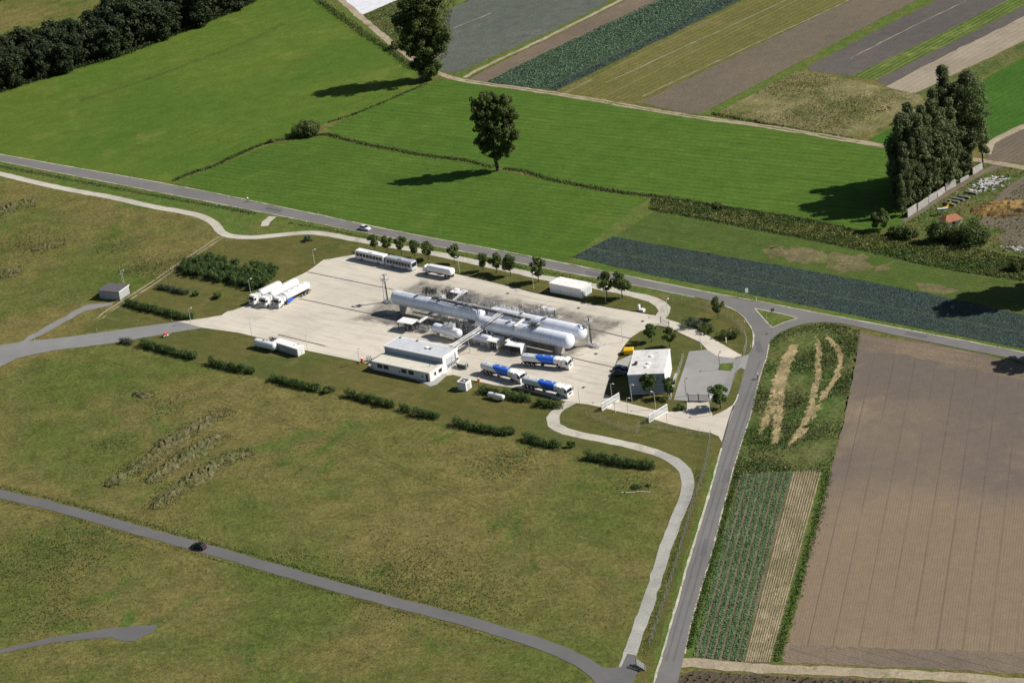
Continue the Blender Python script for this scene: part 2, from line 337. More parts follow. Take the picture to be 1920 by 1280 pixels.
def dup(root, loc, rz, label=None, group=None, scale=None):
    r = root.copy(); C.objects.link(r); r.location = tuple(map(float, loc)); r.rotation_euler = (0, 0, rz)
    if label: r['label'] = label
    if group: r['group'] = group
    if scale: r.scale = scale if isinstance(scale, tuple) else (scale,) * 3
    for ch in list(root.children):
        c = ch.copy(); C.objects.link(c); c.parent = r
        for g in list(ch.children):
            e = g.copy(); C.objects.link(e); e.parent = c
    return r
def dense(pts, step, jit, closed=True):
    out = []; n = len(pts)
    for i in range(n if closed else n - 1):
        a, b = pts[i], pts[(i + 1) % n]; d = b - a; L = np.linalg.norm(d[:2]); k = max(1, int(L / step))
        for j in range(k):
            p = a + d * j / k
            if j and jit: p = p + np.array([rng.normal() * jit, rng.normal() * jit, 0])
            out.append(p)
    if not closed: out.append(pts[-1])
    return out
def sheet(name, px, mat, z, jit=.25, step=3.0, kind='structure'):
    pts = [P(u, v) for u, v in px]; pts = dense(pts, step, jit) if jit else pts
    tri = tessellate_polygon([[Vector((p[0], p[1], 0)) for p in pts]])
    fs = []
    for t in tri:
        a, b, c = (pts[i] for i in t)
        cr = (b[0] - a[0]) * (c[1] - a[1]) - (b[1] - a[1]) * (c[0] - a[0])
        fs.append(tuple(t) if cr > 0 else tuple(t)[::-1])
    o = link(name, [(p[0], p[1], z) for p in pts], fs, MT[mat] if isinstance(mat, str) else mat)
    o['kind'] = kind; return o
def spline(pts, step):
    """Catmull-Rom through ground points, resampled"""
    out = []
    q = [2 * pts[0] - pts[1]] + list(pts) + [2 * pts[-1] - pts[-2]]
    for i in range(1, len(q) - 2):
        L = np.linalg.norm(q[i + 1] - q[i]); k = max(1, int(L / step))
        for j in range(k):
            t = j / k; a, b, c, d = q[i - 1], q[i], q[i + 1], q[i + 2]
            out.append(.5 * (2 * b + (c - a) * t + (2 * a - 5 * b + 4 * c - d) * t * t + (3 * b - a - 3 * c + d) * t ** 3))
    out.append(q[-2]); return out
WAYS = []
def ribbon(name, px, w, mat, z, jit=.12, off=0.0, kind='structure', step=2.5, h=None):
    c = spline([P(u, v) for u, v in px], step); vs = []; fs = []
    if name in ('footpath', 'track', 'lane') and w > 1.5: WAYS.append((np.array(spline([P(u, v) for u, v in px], .6))[:, :2], w / 2 + .05))
    for i, p in enumerate(c):
        a = c[max(0, i - 1)]; b = c[min(len(c) - 1, i + 1)]; d = (b - a)[:2]; d = d / np.linalg.norm(d); n = np.array([-d[1], d[0]])
        for s in (1, -1):
            q = p[:2] + n * (off + s * (w / 2 + rng.normal() * jit)); vs.append((q[0], q[1], z))
    for i in range(len(c) - 1): fs.append((2 * i, 2 * i + 1, 2 * i + 3, 2 * i + 2))
    if h:
        n0 = len(vs); vs += [(x, y, 0) for x, y, _ in vs]
        for i in range(len(c) - 1):
            fs.append((2 * i, 2 * i + 2, n0 + 2 * i + 2, n0 + 2 * i)); fs.append((2 * i + 1, n0 + 2 * i + 1, n0 + 2 * i + 3, 2 * i + 3))
    o = link(name, vs, fs, MT[mat]); o['kind'] = kind; return o

# ---------------------------------------------------------------- ground and fields
link('ground', [(-6000, -3000, 0), (6000, -3000, 0), (6000, 9000, 0), (-6000, 9000, 0)], [(0, 1, 2, 3)], MT['rough'])['kind'] = 'structure'
sheet('meadow', [(-60, 290), (0, 289), (100, 307), (245, 331), (330, 345), (350, 330), (430, 298), (505, 266), (560, 250), (612, 232), (700, 200), (790, 160), (776, 131), (730, 94), (684, 64), (634, 27), (590, -6), (480, -30), (-60, 130)], 'mead1', .02)
sheet('meadow', [(612, 240), (700, 200), (800, 158), (830, 147), (870, 154), (973, 168), (1073, 183), (1280, 218), (1446, 241), (1613, 270), (1690, 281), (1700, 330), (1700, 420), (1640, 440), (1500, 410), (1350, 388), (1240, 370), (1100, 350), (1030, 335), (940, 316), (870, 300), (690, 272), (640, 258)], 'mead2', .02)
sheet('meadow', [(335, 346), (355, 332), (430, 302), (510, 270), (600, 256), (640, 262), (690, 275), (870, 303), (940, 319), (1030, 338), (1100, 353), (1218, 372), (1160, 410), (1075, 482), (1060, 492), (1036, 489), (960, 476), (855, 458), (740, 433), (600, 403), (500, 383), (465, 376)], 'mead3', .02)
sheet('verge', [(1060, 497), (1075, 480), (1160, 408), (1218, 374), (1240, 374), (1920, 520), (2100, 560), (2100, 700), (1920, 662), (1680, 617), (1546, 592), (1440, 571), (1346, 554), (1220, 529), (1138, 514)], 'verge', .012)
sheet('field', [(1155, 441), (1225, 398), (1285, 408), (1430, 433), (1600, 466), (1760, 503), (1890, 518), (2050, 560), (2050, 618), (1920, 590), (1706, 543), (1493, 503), (1280, 467)], 'fieldg', .03)
sheet('bare_patch', [(1440, 460), (1520, 466), (1600, 478), (1665, 498), (1640, 510), (1560, 505), (1490, 490), (1440, 478)], 'bald', .05, 1.5, 2)
sheet('bare_patch', [(1715, 530), (1760, 533), (1800, 545), (1770, 552), (1725, 545)], 'bald', .05, 1.0, 4)
dark_field = [(1073, 482), (1150, 443), (1280, 467), (1493, 503), (1706, 543), (1920, 590), (2050, 618), (2050, 682), (1920, 653), (1680, 607), (1423, 555), (1280, 527), (1220, 515)]
sheet('field', dark_field, 'greend', .03, .1)
# north-east strips
sheet('field_margin', [(595, -5), (640, 3), (690, 40), (740, 85), (800, 128), (822, 137), (795, 160), (776, 131), (730, 94), (684, 64), (634, 27)], 'verge', .026)
sheet('crop_fleece', [(630, -6), (659, 18), (677, 29), (746, 0), (760, -8)], 'fleece', .05, .1)
sheet('scrub', [(680, 31), (748, 0), (840, -8), (870, 0), (845, 30), (840, 100), (820, 130), (760, 90)], 'weedy', .026)
sheet('field_margin', [(800, -8), (900, -8), (872, 4), (855, 12), (840, 18)], 'greenyel', .04)
sheet('field', [(843, 18), (873, 3), (900, -8), (1135, -8), (1140, 5), (1030, 60), (872, 130), (850, 138), (826, 134), (815, 110)], 'greyf', .04)
sheet('field_margin', [(850, 140), (872, 131), (1030, 61), (1140, 6), (1160, -8), (1185, -8), (1010, 80), (870, 148)], 'verge', .036)
sheet('field', [(876, 150), (930, 122), (1040, 68), (1190, -8), (1262, -8), (1010, 105), (911, 155)], 'brown2', .04)
sheet('field', [(911, 155), (1010, 105), (1262, -8), (1410, -8), (1391, 0), (1280, 55), (1044, 170), (1000, 166)], 'greend', .041)
sheet('field', [(1050, 176), (1282, 57), (1395, 1), (1412, -8), (1612, -8), (1400, 92), (1280, 150), (1196, 190), (1120, 181)], 'olive', .04)
sheet('field', [(1200, 193), (1280, 153), (1400, 95), (1614, -8), (1735, -8), (1500, 115), (1400, 168), (1315, 212), (1290, 214)], 'brown3', .04)
sheet('field_margin', [(1295, 216), (1320, 209), (1500, 116), (1735, -8), (1775, -8), (1520, 124), (1420, 175), (1335, 216)], 'verge', .036)
wild_patch = [(1338, 214), (1420, 173), (1493, 133), (1513, 138), (1600, 150), (1663, 167), (1725, 178), (1740, 200), (1690, 225), (1640, 245), (1600, 258), (1480, 238)]
sheet('weed_patch', wild_patch, 'wild', .04)
sheet('field', [(1516, 124), (1772, -8), (1905, -8), (1880, 6), (1740, 76), (1596, 143), (1520, 134)], 'grey2', .041)
sheet('field', [(1596, 143), (1740, 76), (1880, 6), (1905, -8), (1960, -8), (1920, 12), (1760, 92), (1642, 151)], 'greenyel', .042)
sheet('field', [(1642, 151), (1760, 92), (1920, 12), (1960, -8), (1980, 5), (1920, 32), (1780, 100), (1664, 163)], 'grey2', .043)
sheet('field', [(1660, 163), (1780, 100), (1920, 31), (1990, 0), (2010, 40), (1920, 77), (1800, 135), (1712, 176)], 'sand', .044)
sheet('field_margin', [(1700, 178), (1800, 137), (1920, 79), (2020, 35), (2020, 60), (1920, 105), (1850, 140), (1740, 200), (1650, 245), (1606, 262), (1690, 226)], 'weedy', .03)
sheet('field', [(1628, 262), (1690, 232), (1745, 205), (1850, 146), (1920, 108), (2020, 60), (2020, 190), (1920, 233), (1856, 264), (1800, 285), (1690, 278)], 'brightg', .04)
sheet('field', [(1850, 300), (1858, 271), (1920, 241), (2030, 190), (2050, 320), (1920, 308)], 'brown3', .04)
# scrap yard ground
sheet('yard_ground', [(1700, 330), (1850, 298), (1920, 318), (2050, 340), (2050, 520), (1920, 480), (1800, 458), (1690, 440)], 'weedy', .024)
sheet('yard_ground', [(1800, 440), (1850, 400), (1880, 360), (1920, 330), (2000, 330), (2000, 500), (1905, 468), (1870, 450), (1885, 430), (1860, 425)], 'brown3', .03, .8)
ribbon('track', [(1695, 415), (1740, 385), (1790, 353), (1840, 325), (1875, 311)], 3.0, 'brown3', .06, .3)
ribbon('track', [(1820, 435), (1850, 410), (1875, 375), (1905, 345), (1935, 325)], 2.0, 'brown3', .062, .3)
weed_band = [(1222, 372), (1290, 380), (1350, 390), (1520, 415), (1680, 445), (1800, 462), (1920, 484), (2050, 510), (2050, 552), (1920, 524), (1760, 499), (1600, 463), (1430, 430), (1280, 402), (1218, 392)]
sheet('weed_strip', weed_band, 'weedy', .05, .6)
# dirt tracks of the north
ribbon('track', [(632, -6), (660, 18), (683, 38), (733, 80), (780, 115), (822, 138), (873, 152), (973, 166), (1073, 181), (1280, 216), (1446, 239), (1613, 267), (1690, 279), (1770, 291), (1850, 303), (1920, 315), (2010, 332)], 2.9, 'track', .07, .18)
ribbon('track', [(870, 146), (905, 127), (1030, 68), (1150, 8), (1180, -8)], 2.0, 'track', .065, .2)
ribbon('track', [(1850, 290), (1858, 270), (1888, 252), (1920, 237), (1990, 205)], 3.0, 'track', .066, .15)
ribbon('grass_strip', [(873, 152), (973, 166), (1073, 181), (1280, 216), (1446, 239), (1613, 267)], .5, 'verge', .075, .2)
# lower right
weedy_r = [(1443, 640), (1463, 626), (1487, 616), (1515, 609), (1560, 607), (1614, 618), (1602, 690), (1585, 770), (1566, 850), (1555, 885), (1486, 884), (1375, 890), (1383, 853), (1408, 777), (1422, 717), (1437, 672)]
sheet('rough_ground', weedy_r, 'weedy', .03)
RUTS = ([(1485, 645), (1496, 648), (1480, 700), (1470, 760), (1462, 830), (1445, 835), (1452, 770), (1440, 800), (1424, 815), (1434, 770), (1450, 715), (1465, 670)],
           [(1527, 625), (1536, 640), (1543, 662), (1540, 700), (1534, 740), (1520, 785), (1500, 815), (1480, 838), (1478, 828), (1500, 800), (1512, 775), (1520, 730), (1528, 690), (1530, 655)],
           [(1550, 625), (1572, 645), (1582, 665), (1578, 705), (1560, 728), (1540, 757), (1524, 790), (1520, 786), (1535, 745), (1558, 715), (1570, 690), (1570, 665), (1556, 645)],
        [(1520, 800), (1512, 812), (1478, 836), (1478, 830), (1500, 806)])
for ir, pl in enumerate(RUTS):
    sheet('earth_rut', pl, 'ochre', .06 + .008 * ir, .5, 1.0)
sheet('field', [(1614, 622), (1640, 630), (1780, 651), (1920, 684), (2060, 715), (2080, 1285), (1920, 1262), (1700, 1250), (1468, 1240), (1490, 1150), (1530, 990), (1566, 850), (1590, 750)], 'brown', .03, .38, 1.5)
sheet('field_margin', [(1283, 1232), (1301, 1150), (1330, 1052), (1356, 953), (1378, 880), (1490, 880), (1558, 878), (1545, 935), (1510, 1075), (1468, 1243), (1395, 1246)], 'verge', .028)
crop_soil = [(1300, 1232), (1322, 1140), (1350, 1035), (1380, 925), (1388, 888), (1487, 882), (1541, 880), (1528, 930), (1490, 1080), (1443, 1245), (1395, 1242)]
sheet('field', crop_soil, 'cropsoil', .034, .15)
ribbon('track', [(1262, 1243), (1300, 1243), (1390, 1250), (1480, 1255), (1700, 1264), (1950, 1282)], 3.6, 'track', .07, .25)
sheet('field', [(1262, 1330), (1268, 1282), (1278, 1264), (1300, 1257), (1500, 1268), (1700, 1276), (1950, 1296), (1950, 1400)], 'dsoil', .03, .3)
# depot lawn
sheet('lawn', [(420, 452), (480, 449), (580, 440), (660, 452), (757, 467), (880, 490), (1030, 523), (1196, 557), (1245, 570), (1260, 548), (1303, 559), (1352, 573), (1390, 592), (1410, 622), (1410, 655), (1396, 690), (1383, 745), (1355, 828), (1345, 873), (1322, 952), (1292, 1050), (1264, 1148), (1228, 1277), (1210, 1320), (1190, 1300), (1205, 1230), (1240, 1120), (1270, 1030), (1296, 940), (1300, 900), (1286, 875), (1235, 880), (1150, 870), (1060, 850), (960, 822), (850, 800), (740, 770), (600, 735), (480, 705), (370, 680), (240, 650), (214, 642), (330, 604), (420, 590)], 'lawn', .016, .4)
sheet('lawn', [(415, 450), (420, 590), (330, 604), (214, 616), (150, 624), (190, 597), (245, 560), (300, 522), (360, 482)], 'lawn', .0165, .3)
sheet('verge', [(-40, 300), (0, 303), (100, 322), (245, 350), (400, 380), (500, 402), (560, 412), (740, 450), (892, 477), (1020, 503), (1150, 527), (1302, 557), (1333, 565), (1240, 552), (1196, 549), (1121, 536), (1030, 520), (873, 484), (757, 461), (660, 446), (620, 437), (580, 433), (540, 436), (460, 442), (432, 439), (415, 432), (405, 420), (385, 407), (283, 384), (213, 368), (100, 346), (-40, 318)], 'verge', .018)
sheet('verge', [(1264, 1148), (1268, 1150), (1295, 1052), (1325, 953), (1350, 862), (1340, 850), (1312, 945), (1280, 1060), (1222, 1250), (1205, 1320), (1222, 1320)], 'verge', .03)

# ---------------------------------------------------------------- roads
road_px = [(-80, 275), (0, 290), (100, 308), (245, 332), (330, 349), (465, 377), (600, 404), (740, 434), (855, 460), (900, 463.5), (965, 478), (1037, 490), (1138, 512), (1220, 527), (1290, 540), (1346, 552), (1384, 560.5), (1440, 569), (1480, 577), (1547, 590), (1680, 615), (1813, 640), (1920, 660), (2060, 690),
           (2060, 714), (1920, 680), (1897, 672.5), (1780, 649), (1680, 629), (1580, 607), (1547, 604), (1513, 606.5), (1487, 613), (1463, 623), (1448, 635), (1442, 645), (1437, 670), (1422, 717), (1408, 777), (1383, 853), (1356, 952), (1331, 1050), (1301, 1149), (1284, 1225), (1271, 1277), (1262, 1330),
           (1213, 1330), (1228, 1277), (1264, 1149), (1292, 1050), (1322, 952), (1349, 854), (1357, 822), (1377, 758), (1386, 730), (1397, 690), (1404, 663), (1411, 652), (1413, 636), (1411, 621), (1402, 604), (1390, 590), (1371, 578), (1352, 571), (1332, 564.5), (1302, 557), (1240, 545.5), (1150, 527), (1083, 515), (1020, 502.5), (963, 491.5), (892, 476), (807, 460), (740, 447), (570, 413.5), (480, 396), (400, 380), (245, 350), (100, 322), (0, 303), (-80, 288)]
road_px[8] = (855, 455)
sheet('road', road_px, 'asph', .09, .05, 6)
sheet('traffic_island', [(1419, 580), (1480, 592.5), (1494, 597), (1470, 604), (1448, 613.5), (1440, 608)], 'verge', .12, .08, 1.5)
for nm, px, w in (('road_edge', [(-60, 291), (100, 322.5), (245, 350.5), (400, 380.5), (570, 414), (740, 447.5), (892, 476.5), (1020, 503), (1150, 527.5), (1302, 557.5)], .35), ('road_edge', [(-60, 279), (100, 307.5), (330, 348.5), (600, 403.5), (740, 433), (900, 463), (1037, 489.5), (1220, 526.5), (1346, 551.5), (1440, 568.5), (1547, 589.5), (1813, 639.5), (2000, 677)], .4),
                  ('road_edge', [(1352, 571.5), (1371, 578.5), (1390, 590.5), (1402, 604.5), (1411, 621), (1413, 636), (1411, 652)], .3), ('road_edge', [(1353, 840), (1322, 951), (1292, 1049), (1264, 1148), (1227, 1277), (1222, 1295)], .55), ('road_edge', [(1442, 645), (1437, 670), (1422, 717), (1408, 777), (1383, 853), (1356, 952), (1331, 1050), (1301, 1149), (1284, 1225)], .3)):
    ribbon(nm, px, w, 'edge', .1, .07)
ribbon('road_edge', [(1415, 578.5), (1440, 607), (1448, 614.5)], .3, 'kerb', .125, .02)
ribbon('road_edge', [(1415, 578.5), (1480, 592), (1495, 597), (1470, 605), (1448, 614.5)], .3, 'kerb', .1255, .02)
ribbon('footpath', [(-60, 313), (0, 326), (100, 350), (213, 371), (283, 387), (350, 399), (385, 409), (405, 423), (415, 436), (434, 443), (465, 445.5), (500, 443.5), (540, 439), (580, 436.5), (620, 440.5), (660, 448), (757, 465), (823, 477), (873, 488), (978, 511), (1030, 523), (1122, 538), (1197, 555), (1222, 561), (1240, 568), (1248, 578), (1245, 588), (1236, 600)], 3.1, 'gravel', .06, .1)
ribbon('footpath', [(1200, 555), (1225, 563), (1240, 572), (1246, 582), (1240, 594)], 3.4, 'gravel', .057, .1)
ribbon('track', [(1084, 744), (1072, 754), (1050, 766), (1036, 782), (1039, 797), (1062, 809), (1110, 820), (1150, 828), (1190, 837), (1230, 848), (1262, 862), (1284, 882), (1291, 905), (1285, 932), (1270, 968), (1246, 1033), (1222, 1110), (1200, 1172), (1180, 1232), (1168, 1262)], 3.1, 'greytrack', .06, .12)
ribbon('track', [(1084, 744), (1072, 754), (1050, 766), (1036, 782), (1039, 797), (1062, 809), (1110, 820), (1150, 828), (1190, 837), (1230, 848)], 3.0, 'gravel', .066, .12)
ribbon('lane', [(-60, 910), (0, 926), (100, 949), (213, 981), (333, 1014), (433, 1042), (533, 1071), (640, 1102), (740, 1129), (850, 1157), (950, 1187), (1030, 1213), (1085, 1237), (1122, 1263), (1150, 1300)], 3.9, 'asph2', .07, .1)
sheet('junction_paving', [(1098, 1236), (1135, 1252), (1165, 1250), (1176, 1225), (1192, 1228), (1196, 1258), (1188, 1275), (1180, 1320), (1150, 1320), (1140, 1280), (1120, 1258)], 'asph2', .075, .1)
sheet('lay_by', [(-30, 1224), (0, 1217), (100, 1194), (213, 1176), (297, 1171), (287, 1184), (253, 1201), (230, 1201), (207, 1194), (100, 1204), (0, 1225), (-30, 1232)], 'asphd', .05, .12, 2)
sheet('access_road', [(-60, 662), (0, 647), (27, 643), (133, 631), (240, 616), (333, 603), (380, 597), (384, 614), (366, 617), (300, 628), (213, 643), (100, 657), (33, 671), (0, 687), (-60, 725)], 'asphl', .06, .1)
sheet('access_road', [(28, 645), (133, 586), (165, 571), (212, 567), (210, 572), (160, 583), (48, 643)], 'asphl', .05, .3)
for off in (-.95, .95):
    ribbon('wheel_track', [(415, 444), (385, 464), (361, 480), (342, 493), (277, 537), (249, 555.5), (230, 567), (206, 582), (187, 597)], .62, 'track', .05, .13, off)
apron_px = [(333, 603), (380, 597.5), (417, 591), (428, 584.5), (457, 576), (530, 533), (577, 510), (608, 488), (640, 482), (668, 477.5), (700, 483), (778, 500), (853, 513), (960, 538), (1010, 551), (1117, 572), (1225, 591), (1236, 594), (1246, 597), (1290, 611), (1330, 631), (1367, 653), (1392, 667), (1376, 672), (1340, 668), (1325, 655), (1313, 642), (1287, 630), (1253, 614), (1232, 610), (1213, 616), (1200, 622), (1183, 633), (1173, 645), (1163, 660), (1156, 677), (1151, 692), (1142, 715), (1133, 738), (1163, 752), (1217, 766), (1250, 772.5), (1288, 768), (1288, 752), (1329, 753), (1333, 770), (1337, 780), (1352, 775), (1375, 760), (1374, 772), (1362, 806), (1354, 830), (1347, 818), (1333, 812), (1308, 808), (1260, 797), (1215, 783), (1157, 771), (1100, 758), (1087, 757), (1058, 752), (1010, 738), (970, 728), (925, 722), (885, 713), (850, 703), (835, 705), (808, 722), (790, 716), (694, 690), (690, 682), (640, 671), (577, 658), (480, 632), (447, 624), (380, 615)]
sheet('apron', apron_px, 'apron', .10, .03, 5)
sheet('car_park', [(1292, 659), (1326, 656), (1345, 668), (1380, 673), (1405, 664), (1397, 694), (1389, 690), (1378, 698), (1369, 732), (1362, 748), (1330, 752.5), (1288, 752), (1263, 750)], 'park', .108, .04, 4)
sheet('grass_patch', [(1351, 682), (1376, 681), (1372, 696), (1347, 694)], 'verge', .13, .1, 1)
for px in ([(577, 510.5), (738, 543.5)], [(565, 561), (720, 594.5)], [(522, 628), (610, 649)], [(1103, 616), (1183, 635.5)], [(1045, 665), (1155, 690)], [(560, 562), (566, 562)]):
    ribbon('drain_channel', px, .4, 'joint', .116, .01)
ribbon('kerb', [(417, 591), (428, 584.5), (457, 576), (530, 533), (577, 510), (608, 488), (622, 486)], .3, 'kerb', .2, .01, h=1)
ribbon('kerb', [(853, 513), (960, 538), (1010, 551), (1117, 572), (1225, 591)], .25, 'joint', .16, .01, h=1)
ribbon('kerb', [(1336, 781), (1350, 775), (1375, 760), (1384, 740)], .3, 'kerb', .2, .01, h=1)
ribbon('drain_channel', [(1376, 760), (1366, 790), (1355, 829)], .3, 'joint', .13, .01)
sheet('paving', [(692, 690), (790, 716), (806, 725), (818, 722), (838, 704), (830, 698), (806, 716)], 'conc', .113, .05)
sheet('paving', [(1158, 677), (1152, 691), (1176, 690), (1187, 664)], 'conc', .112, .05)
ribbon('footpath', [(1268, 700), (1262, 722), (1256, 748)], .8, 'conc', .05, .1)
ribbon('footpath', [(512, 406), (500, 416), (497, 424)], 2.5, 'gravel', .05, .2)
ribbon('footpath', [(1165, 922), (1180, 923), (1200, 921), (1220, 922)], .35, 'gravel', .05, .05)


for px in ([(1135, 156), (1402, 34), (1453, 11), (1480, -2)], [(1205, 181), (1369, 104), (1504, 42), (1592, 1)], [(1594, 110), (1700, 56), (1812, 2)], [(851, 53), (921, 25)], [(1060, 174), (1110, 150)]):
    ribbon('tramline', px, .45, 'sand', .06, .12)
ribbon('kerb', [(1063, 669), (1095, 664), (1120, 653), (1132, 638)], .4, 'kerb', .2, .06, h=1)

for px in ([(500, 388), (530, 394), (526, 400), (497, 393)], [(1100, 508), (1135, 515), (1132, 520), (1097, 513)], [(1378, 880), (1370, 905), (1352, 905), (1359, 880)], [(1330, 1010), (1322, 1045), (1312, 1043), (1321, 1009)], [(1700, 622), (1740, 630), (1737, 635), (1696, 627)], [(1425, 640), (1432, 660), (1420, 662), (1414, 642)]):
    sheet('road_patch', px, 'asphd' if px[0][0] % 3 else 'asph2', .096, .06, 2)
for off in (-.8, .8): ribbon('tyre_wear', [(1432, 675), (1404, 745), (1368, 855), (1338, 952), (1310, 1050), (1281, 1150), (1256, 1240)], .5, 'asph2', .0975, .05, off)
MT['mud'] = m_ground('damp grass', (.055, .085, .020), (.075, .085, .028), patch=.2, fine=1.0, fvar=.4)
for px in ([(40, 330 + 60), (110, 400)],): pass
for off in (-.8, .8):
    ribbon('vehicle_trace', [(150, 500 + 160), (350, 730), (560, 800), (800, 900), (1000, 1010), (1150, 1120)], .3, 'lawn', .014, .12, off)
    ribbon('vehicle_trace', [(640, 18), (700, 60), (755, 112), (774, 134)], .3, 'verge', .034, .1, off - 6)
    ribbon('vehicle_trace', [(150, 190), (300, 140), (470, 75), (530, 45)], .7, 'mud', .034, .2, off)

MT['brownh'] = m_ground('headland soil', (.215, .165, .118), (.165, .135, .105), None, ang=hd(P(1640, 632), P(1900, 682)), row=.9, rowamt=.3, tram=3.2, tramcol=(.10, .078, .06), patch=.03, fine=1.2, fvar=.2)
sheet('field_headland', [(1612, 624), (1640, 631), (1780, 652), (1920, 685), (2060, 716), (2060, 745), (1920, 712), (1780, 683), (1690, 664), (1606, 655)], 'brownh', .036, .3, 1.5)
sheet('field_headland', [(1470, 1240), (1700, 1250), (1920, 1262), (2060, 1270), (2060, 1232), (1920, 1222), (1700, 1216), (1478, 1208)], 'brownh', .036, .3, 1.5)
MT['ridge'] = m_ground('crumbly bed soil', (.27, .22, .145), (.20, .17, .10), (.12, .13, .05), patch=.12, fine=1.4, fvar=.35)

MT['tmark'] = m_flat('tyre smear on concrete', (.40, .365, .31), .9, var=.3, scale=.5)
MT['yline'] = m_flat('worn yellow line', (.62, .50, .22), .8, var=.25, scale=1.5)
ribbon('yellow_line', [(530, 581), (556, 572), (590, 556)], .25, 'yline', .118, .06)
ribbon('yellow_line', [(1147, 688), (1154, 688)], .2, 'yline', .118, .04)
# ---------------------------------------------------------------- foliage
def leafmesh(name, pts, size, mat, nrm=None, tri=False, up=1.1):
    """many small leaf faces; pts Nx3, nrm = preferred facing"""
    n = len(pts); pts = np.asarray(pts, float)
    d = rng.normal(size=(n, 3)); d /= np.linalg.norm(d, axis=1)[:, None]
    if nrm is not None: d = d * .75 + nrm
    d[:, 2] += up * .5; d /= np.linalg.norm(d, axis=1)[:, None]
    t = rng.normal(size=(n, 3)); a = np.cross(d, t); a /= np.linalg.norm(a, axis=1)[:, None]; b = np.cross(d, a)
    s = size * rng.uniform(.6, 1.35, (n, 1))
    if tri:
        vs = np.stack([pts - a * s * .5, pts + a * s * .5, pts + b * s * .9], 1).reshape(-1, 3); k = 3
    else:
        vs = np.stack([pts - a * s * .6, pts - b * s * .45, pts + a * s * .6, pts + b * s * .45], 1).reshape(-1, 3); k = 4
    me = bpy.data.meshes.new(name)
    me.vertices.add(n * k); me.vertices.foreach_set('co', vs.astype(np.float32).ravel())
    me.loops.add(n * k); me.loops.foreach_set('vertex_index', np.arange(n * k, dtype=np.int32))
    me.polygons.add(n); me.polygons.foreach_set('loop_start', np.arange(0, n * k, k, dtype=np.int32))
    me.materials.append(mat); me.update(calc_edges=True)
    return me
def meobj(name, me, parent=None):
    o = bpy.data.objects.new(name, me); C.objects.link(o)
    if parent is not None: o.parent = parent
    return o
def blob_pts(clumps, n):
    """points on and just under the surface of the clumps (x,y,z,r), weighted by area"""
    cl = np.array(clumps, float); w = cl[:, 3] ** 2; idx = rng.choice(len(cl), n, p=w / w.sum())
    d = rng.normal(size=(n, 3)); d /= np.linalg.norm(d, axis=1)[:, None]
    r = cl[idx, 3] * rng.uniform(.35, 1, n) ** .4 * rng.uniform(.85, 1.18, n)
    p = cl[idx, :3] + d * r[:, None]; return p, d
def crown_clumps(h0, h1, R, k, shape='round', cr=.28):
    out = []
    for _ in range(k):
        t = rng.uniform(0, 1); z = h0 + (h1 - h0) * t
        if shape == 'round': e = math.sqrt(max(.05, 1 - (2 * t - 1) ** 2)) * 1.0
        elif shape == 'broad': e = min(1, .45 + 1.3 * t) * (1 if t < .72 else math.sqrt(max(.06, 1 - ((t - .72) / .3) ** 2)))
        else: e = min(1, .6 + t * 1.6) * (1 if t < .5 else max(.12, 1 - (t - .5) * 1.7))
        a = rng.uniform(0, 2 * math.pi); rr = R * e * rng.uniform(.15, 1) ** .6 * rng.uniform(.75, 1.05)
        c = R * cr * rng.uniform(.6, 1.3); out.append((rr * math.cos(a), rr * math.sin(a), z, c))
    return out
def trunk_mb(h, r, limbs, spread, base_h):
    m = MB(); pts = [(0, 0, 0)]; x = y = 0
    for i in range(1, 6):
        x += rng.normal() * r * .35; y += rng.normal() * r * .35; pts.append((x, y, h * i / 5))
    for i in range(5): m.tube(pts[i], pts[i + 1], r * (1 - .16 * i), r * (1 - .16 * (i + 1)), n=8)
    for _ in range(limbs):
        t = rng.uniform(base_h / h, .9); i = min(4, int(t * 5)); p = np.array(pts[i]) + (np.array(pts[i + 1]) - np.array(pts[i])) * (t * 5 - i)
        a = rng.uniform(0, 6.28); L = spread * rng.uniform(.5, 1) * (1.1 - t * .6); q = p + np.array([math.cos(a) * L, math.sin(a) * L, L * rng.uniform(.5, 1.0)])
        mid = (p + q) / 2 + np.array([0, 0, -L * .06]); rr = r * .42 * (1 - t * .5); m.tube(p, mid, rr, rr * .7, n=6); m.tube(mid, q, rr * .7, rr * .25, n=6)
    return m
def tree(name, label, cat, loc, clumps, n, leaf, mat, th, tr, limbs=8, spread=3, base_h=2, group=None, nearby=True):
    t = thing(name, label, cat, loc, 0, group)
    trunk_mb(th, tr, limbs, spread, base_h).obj('trunk', MT['bark'], t)
    p, d = blob_pts(clumps, n); meobj('crown', leafmesh('crown', p, leaf, mat, d), t)
    return t

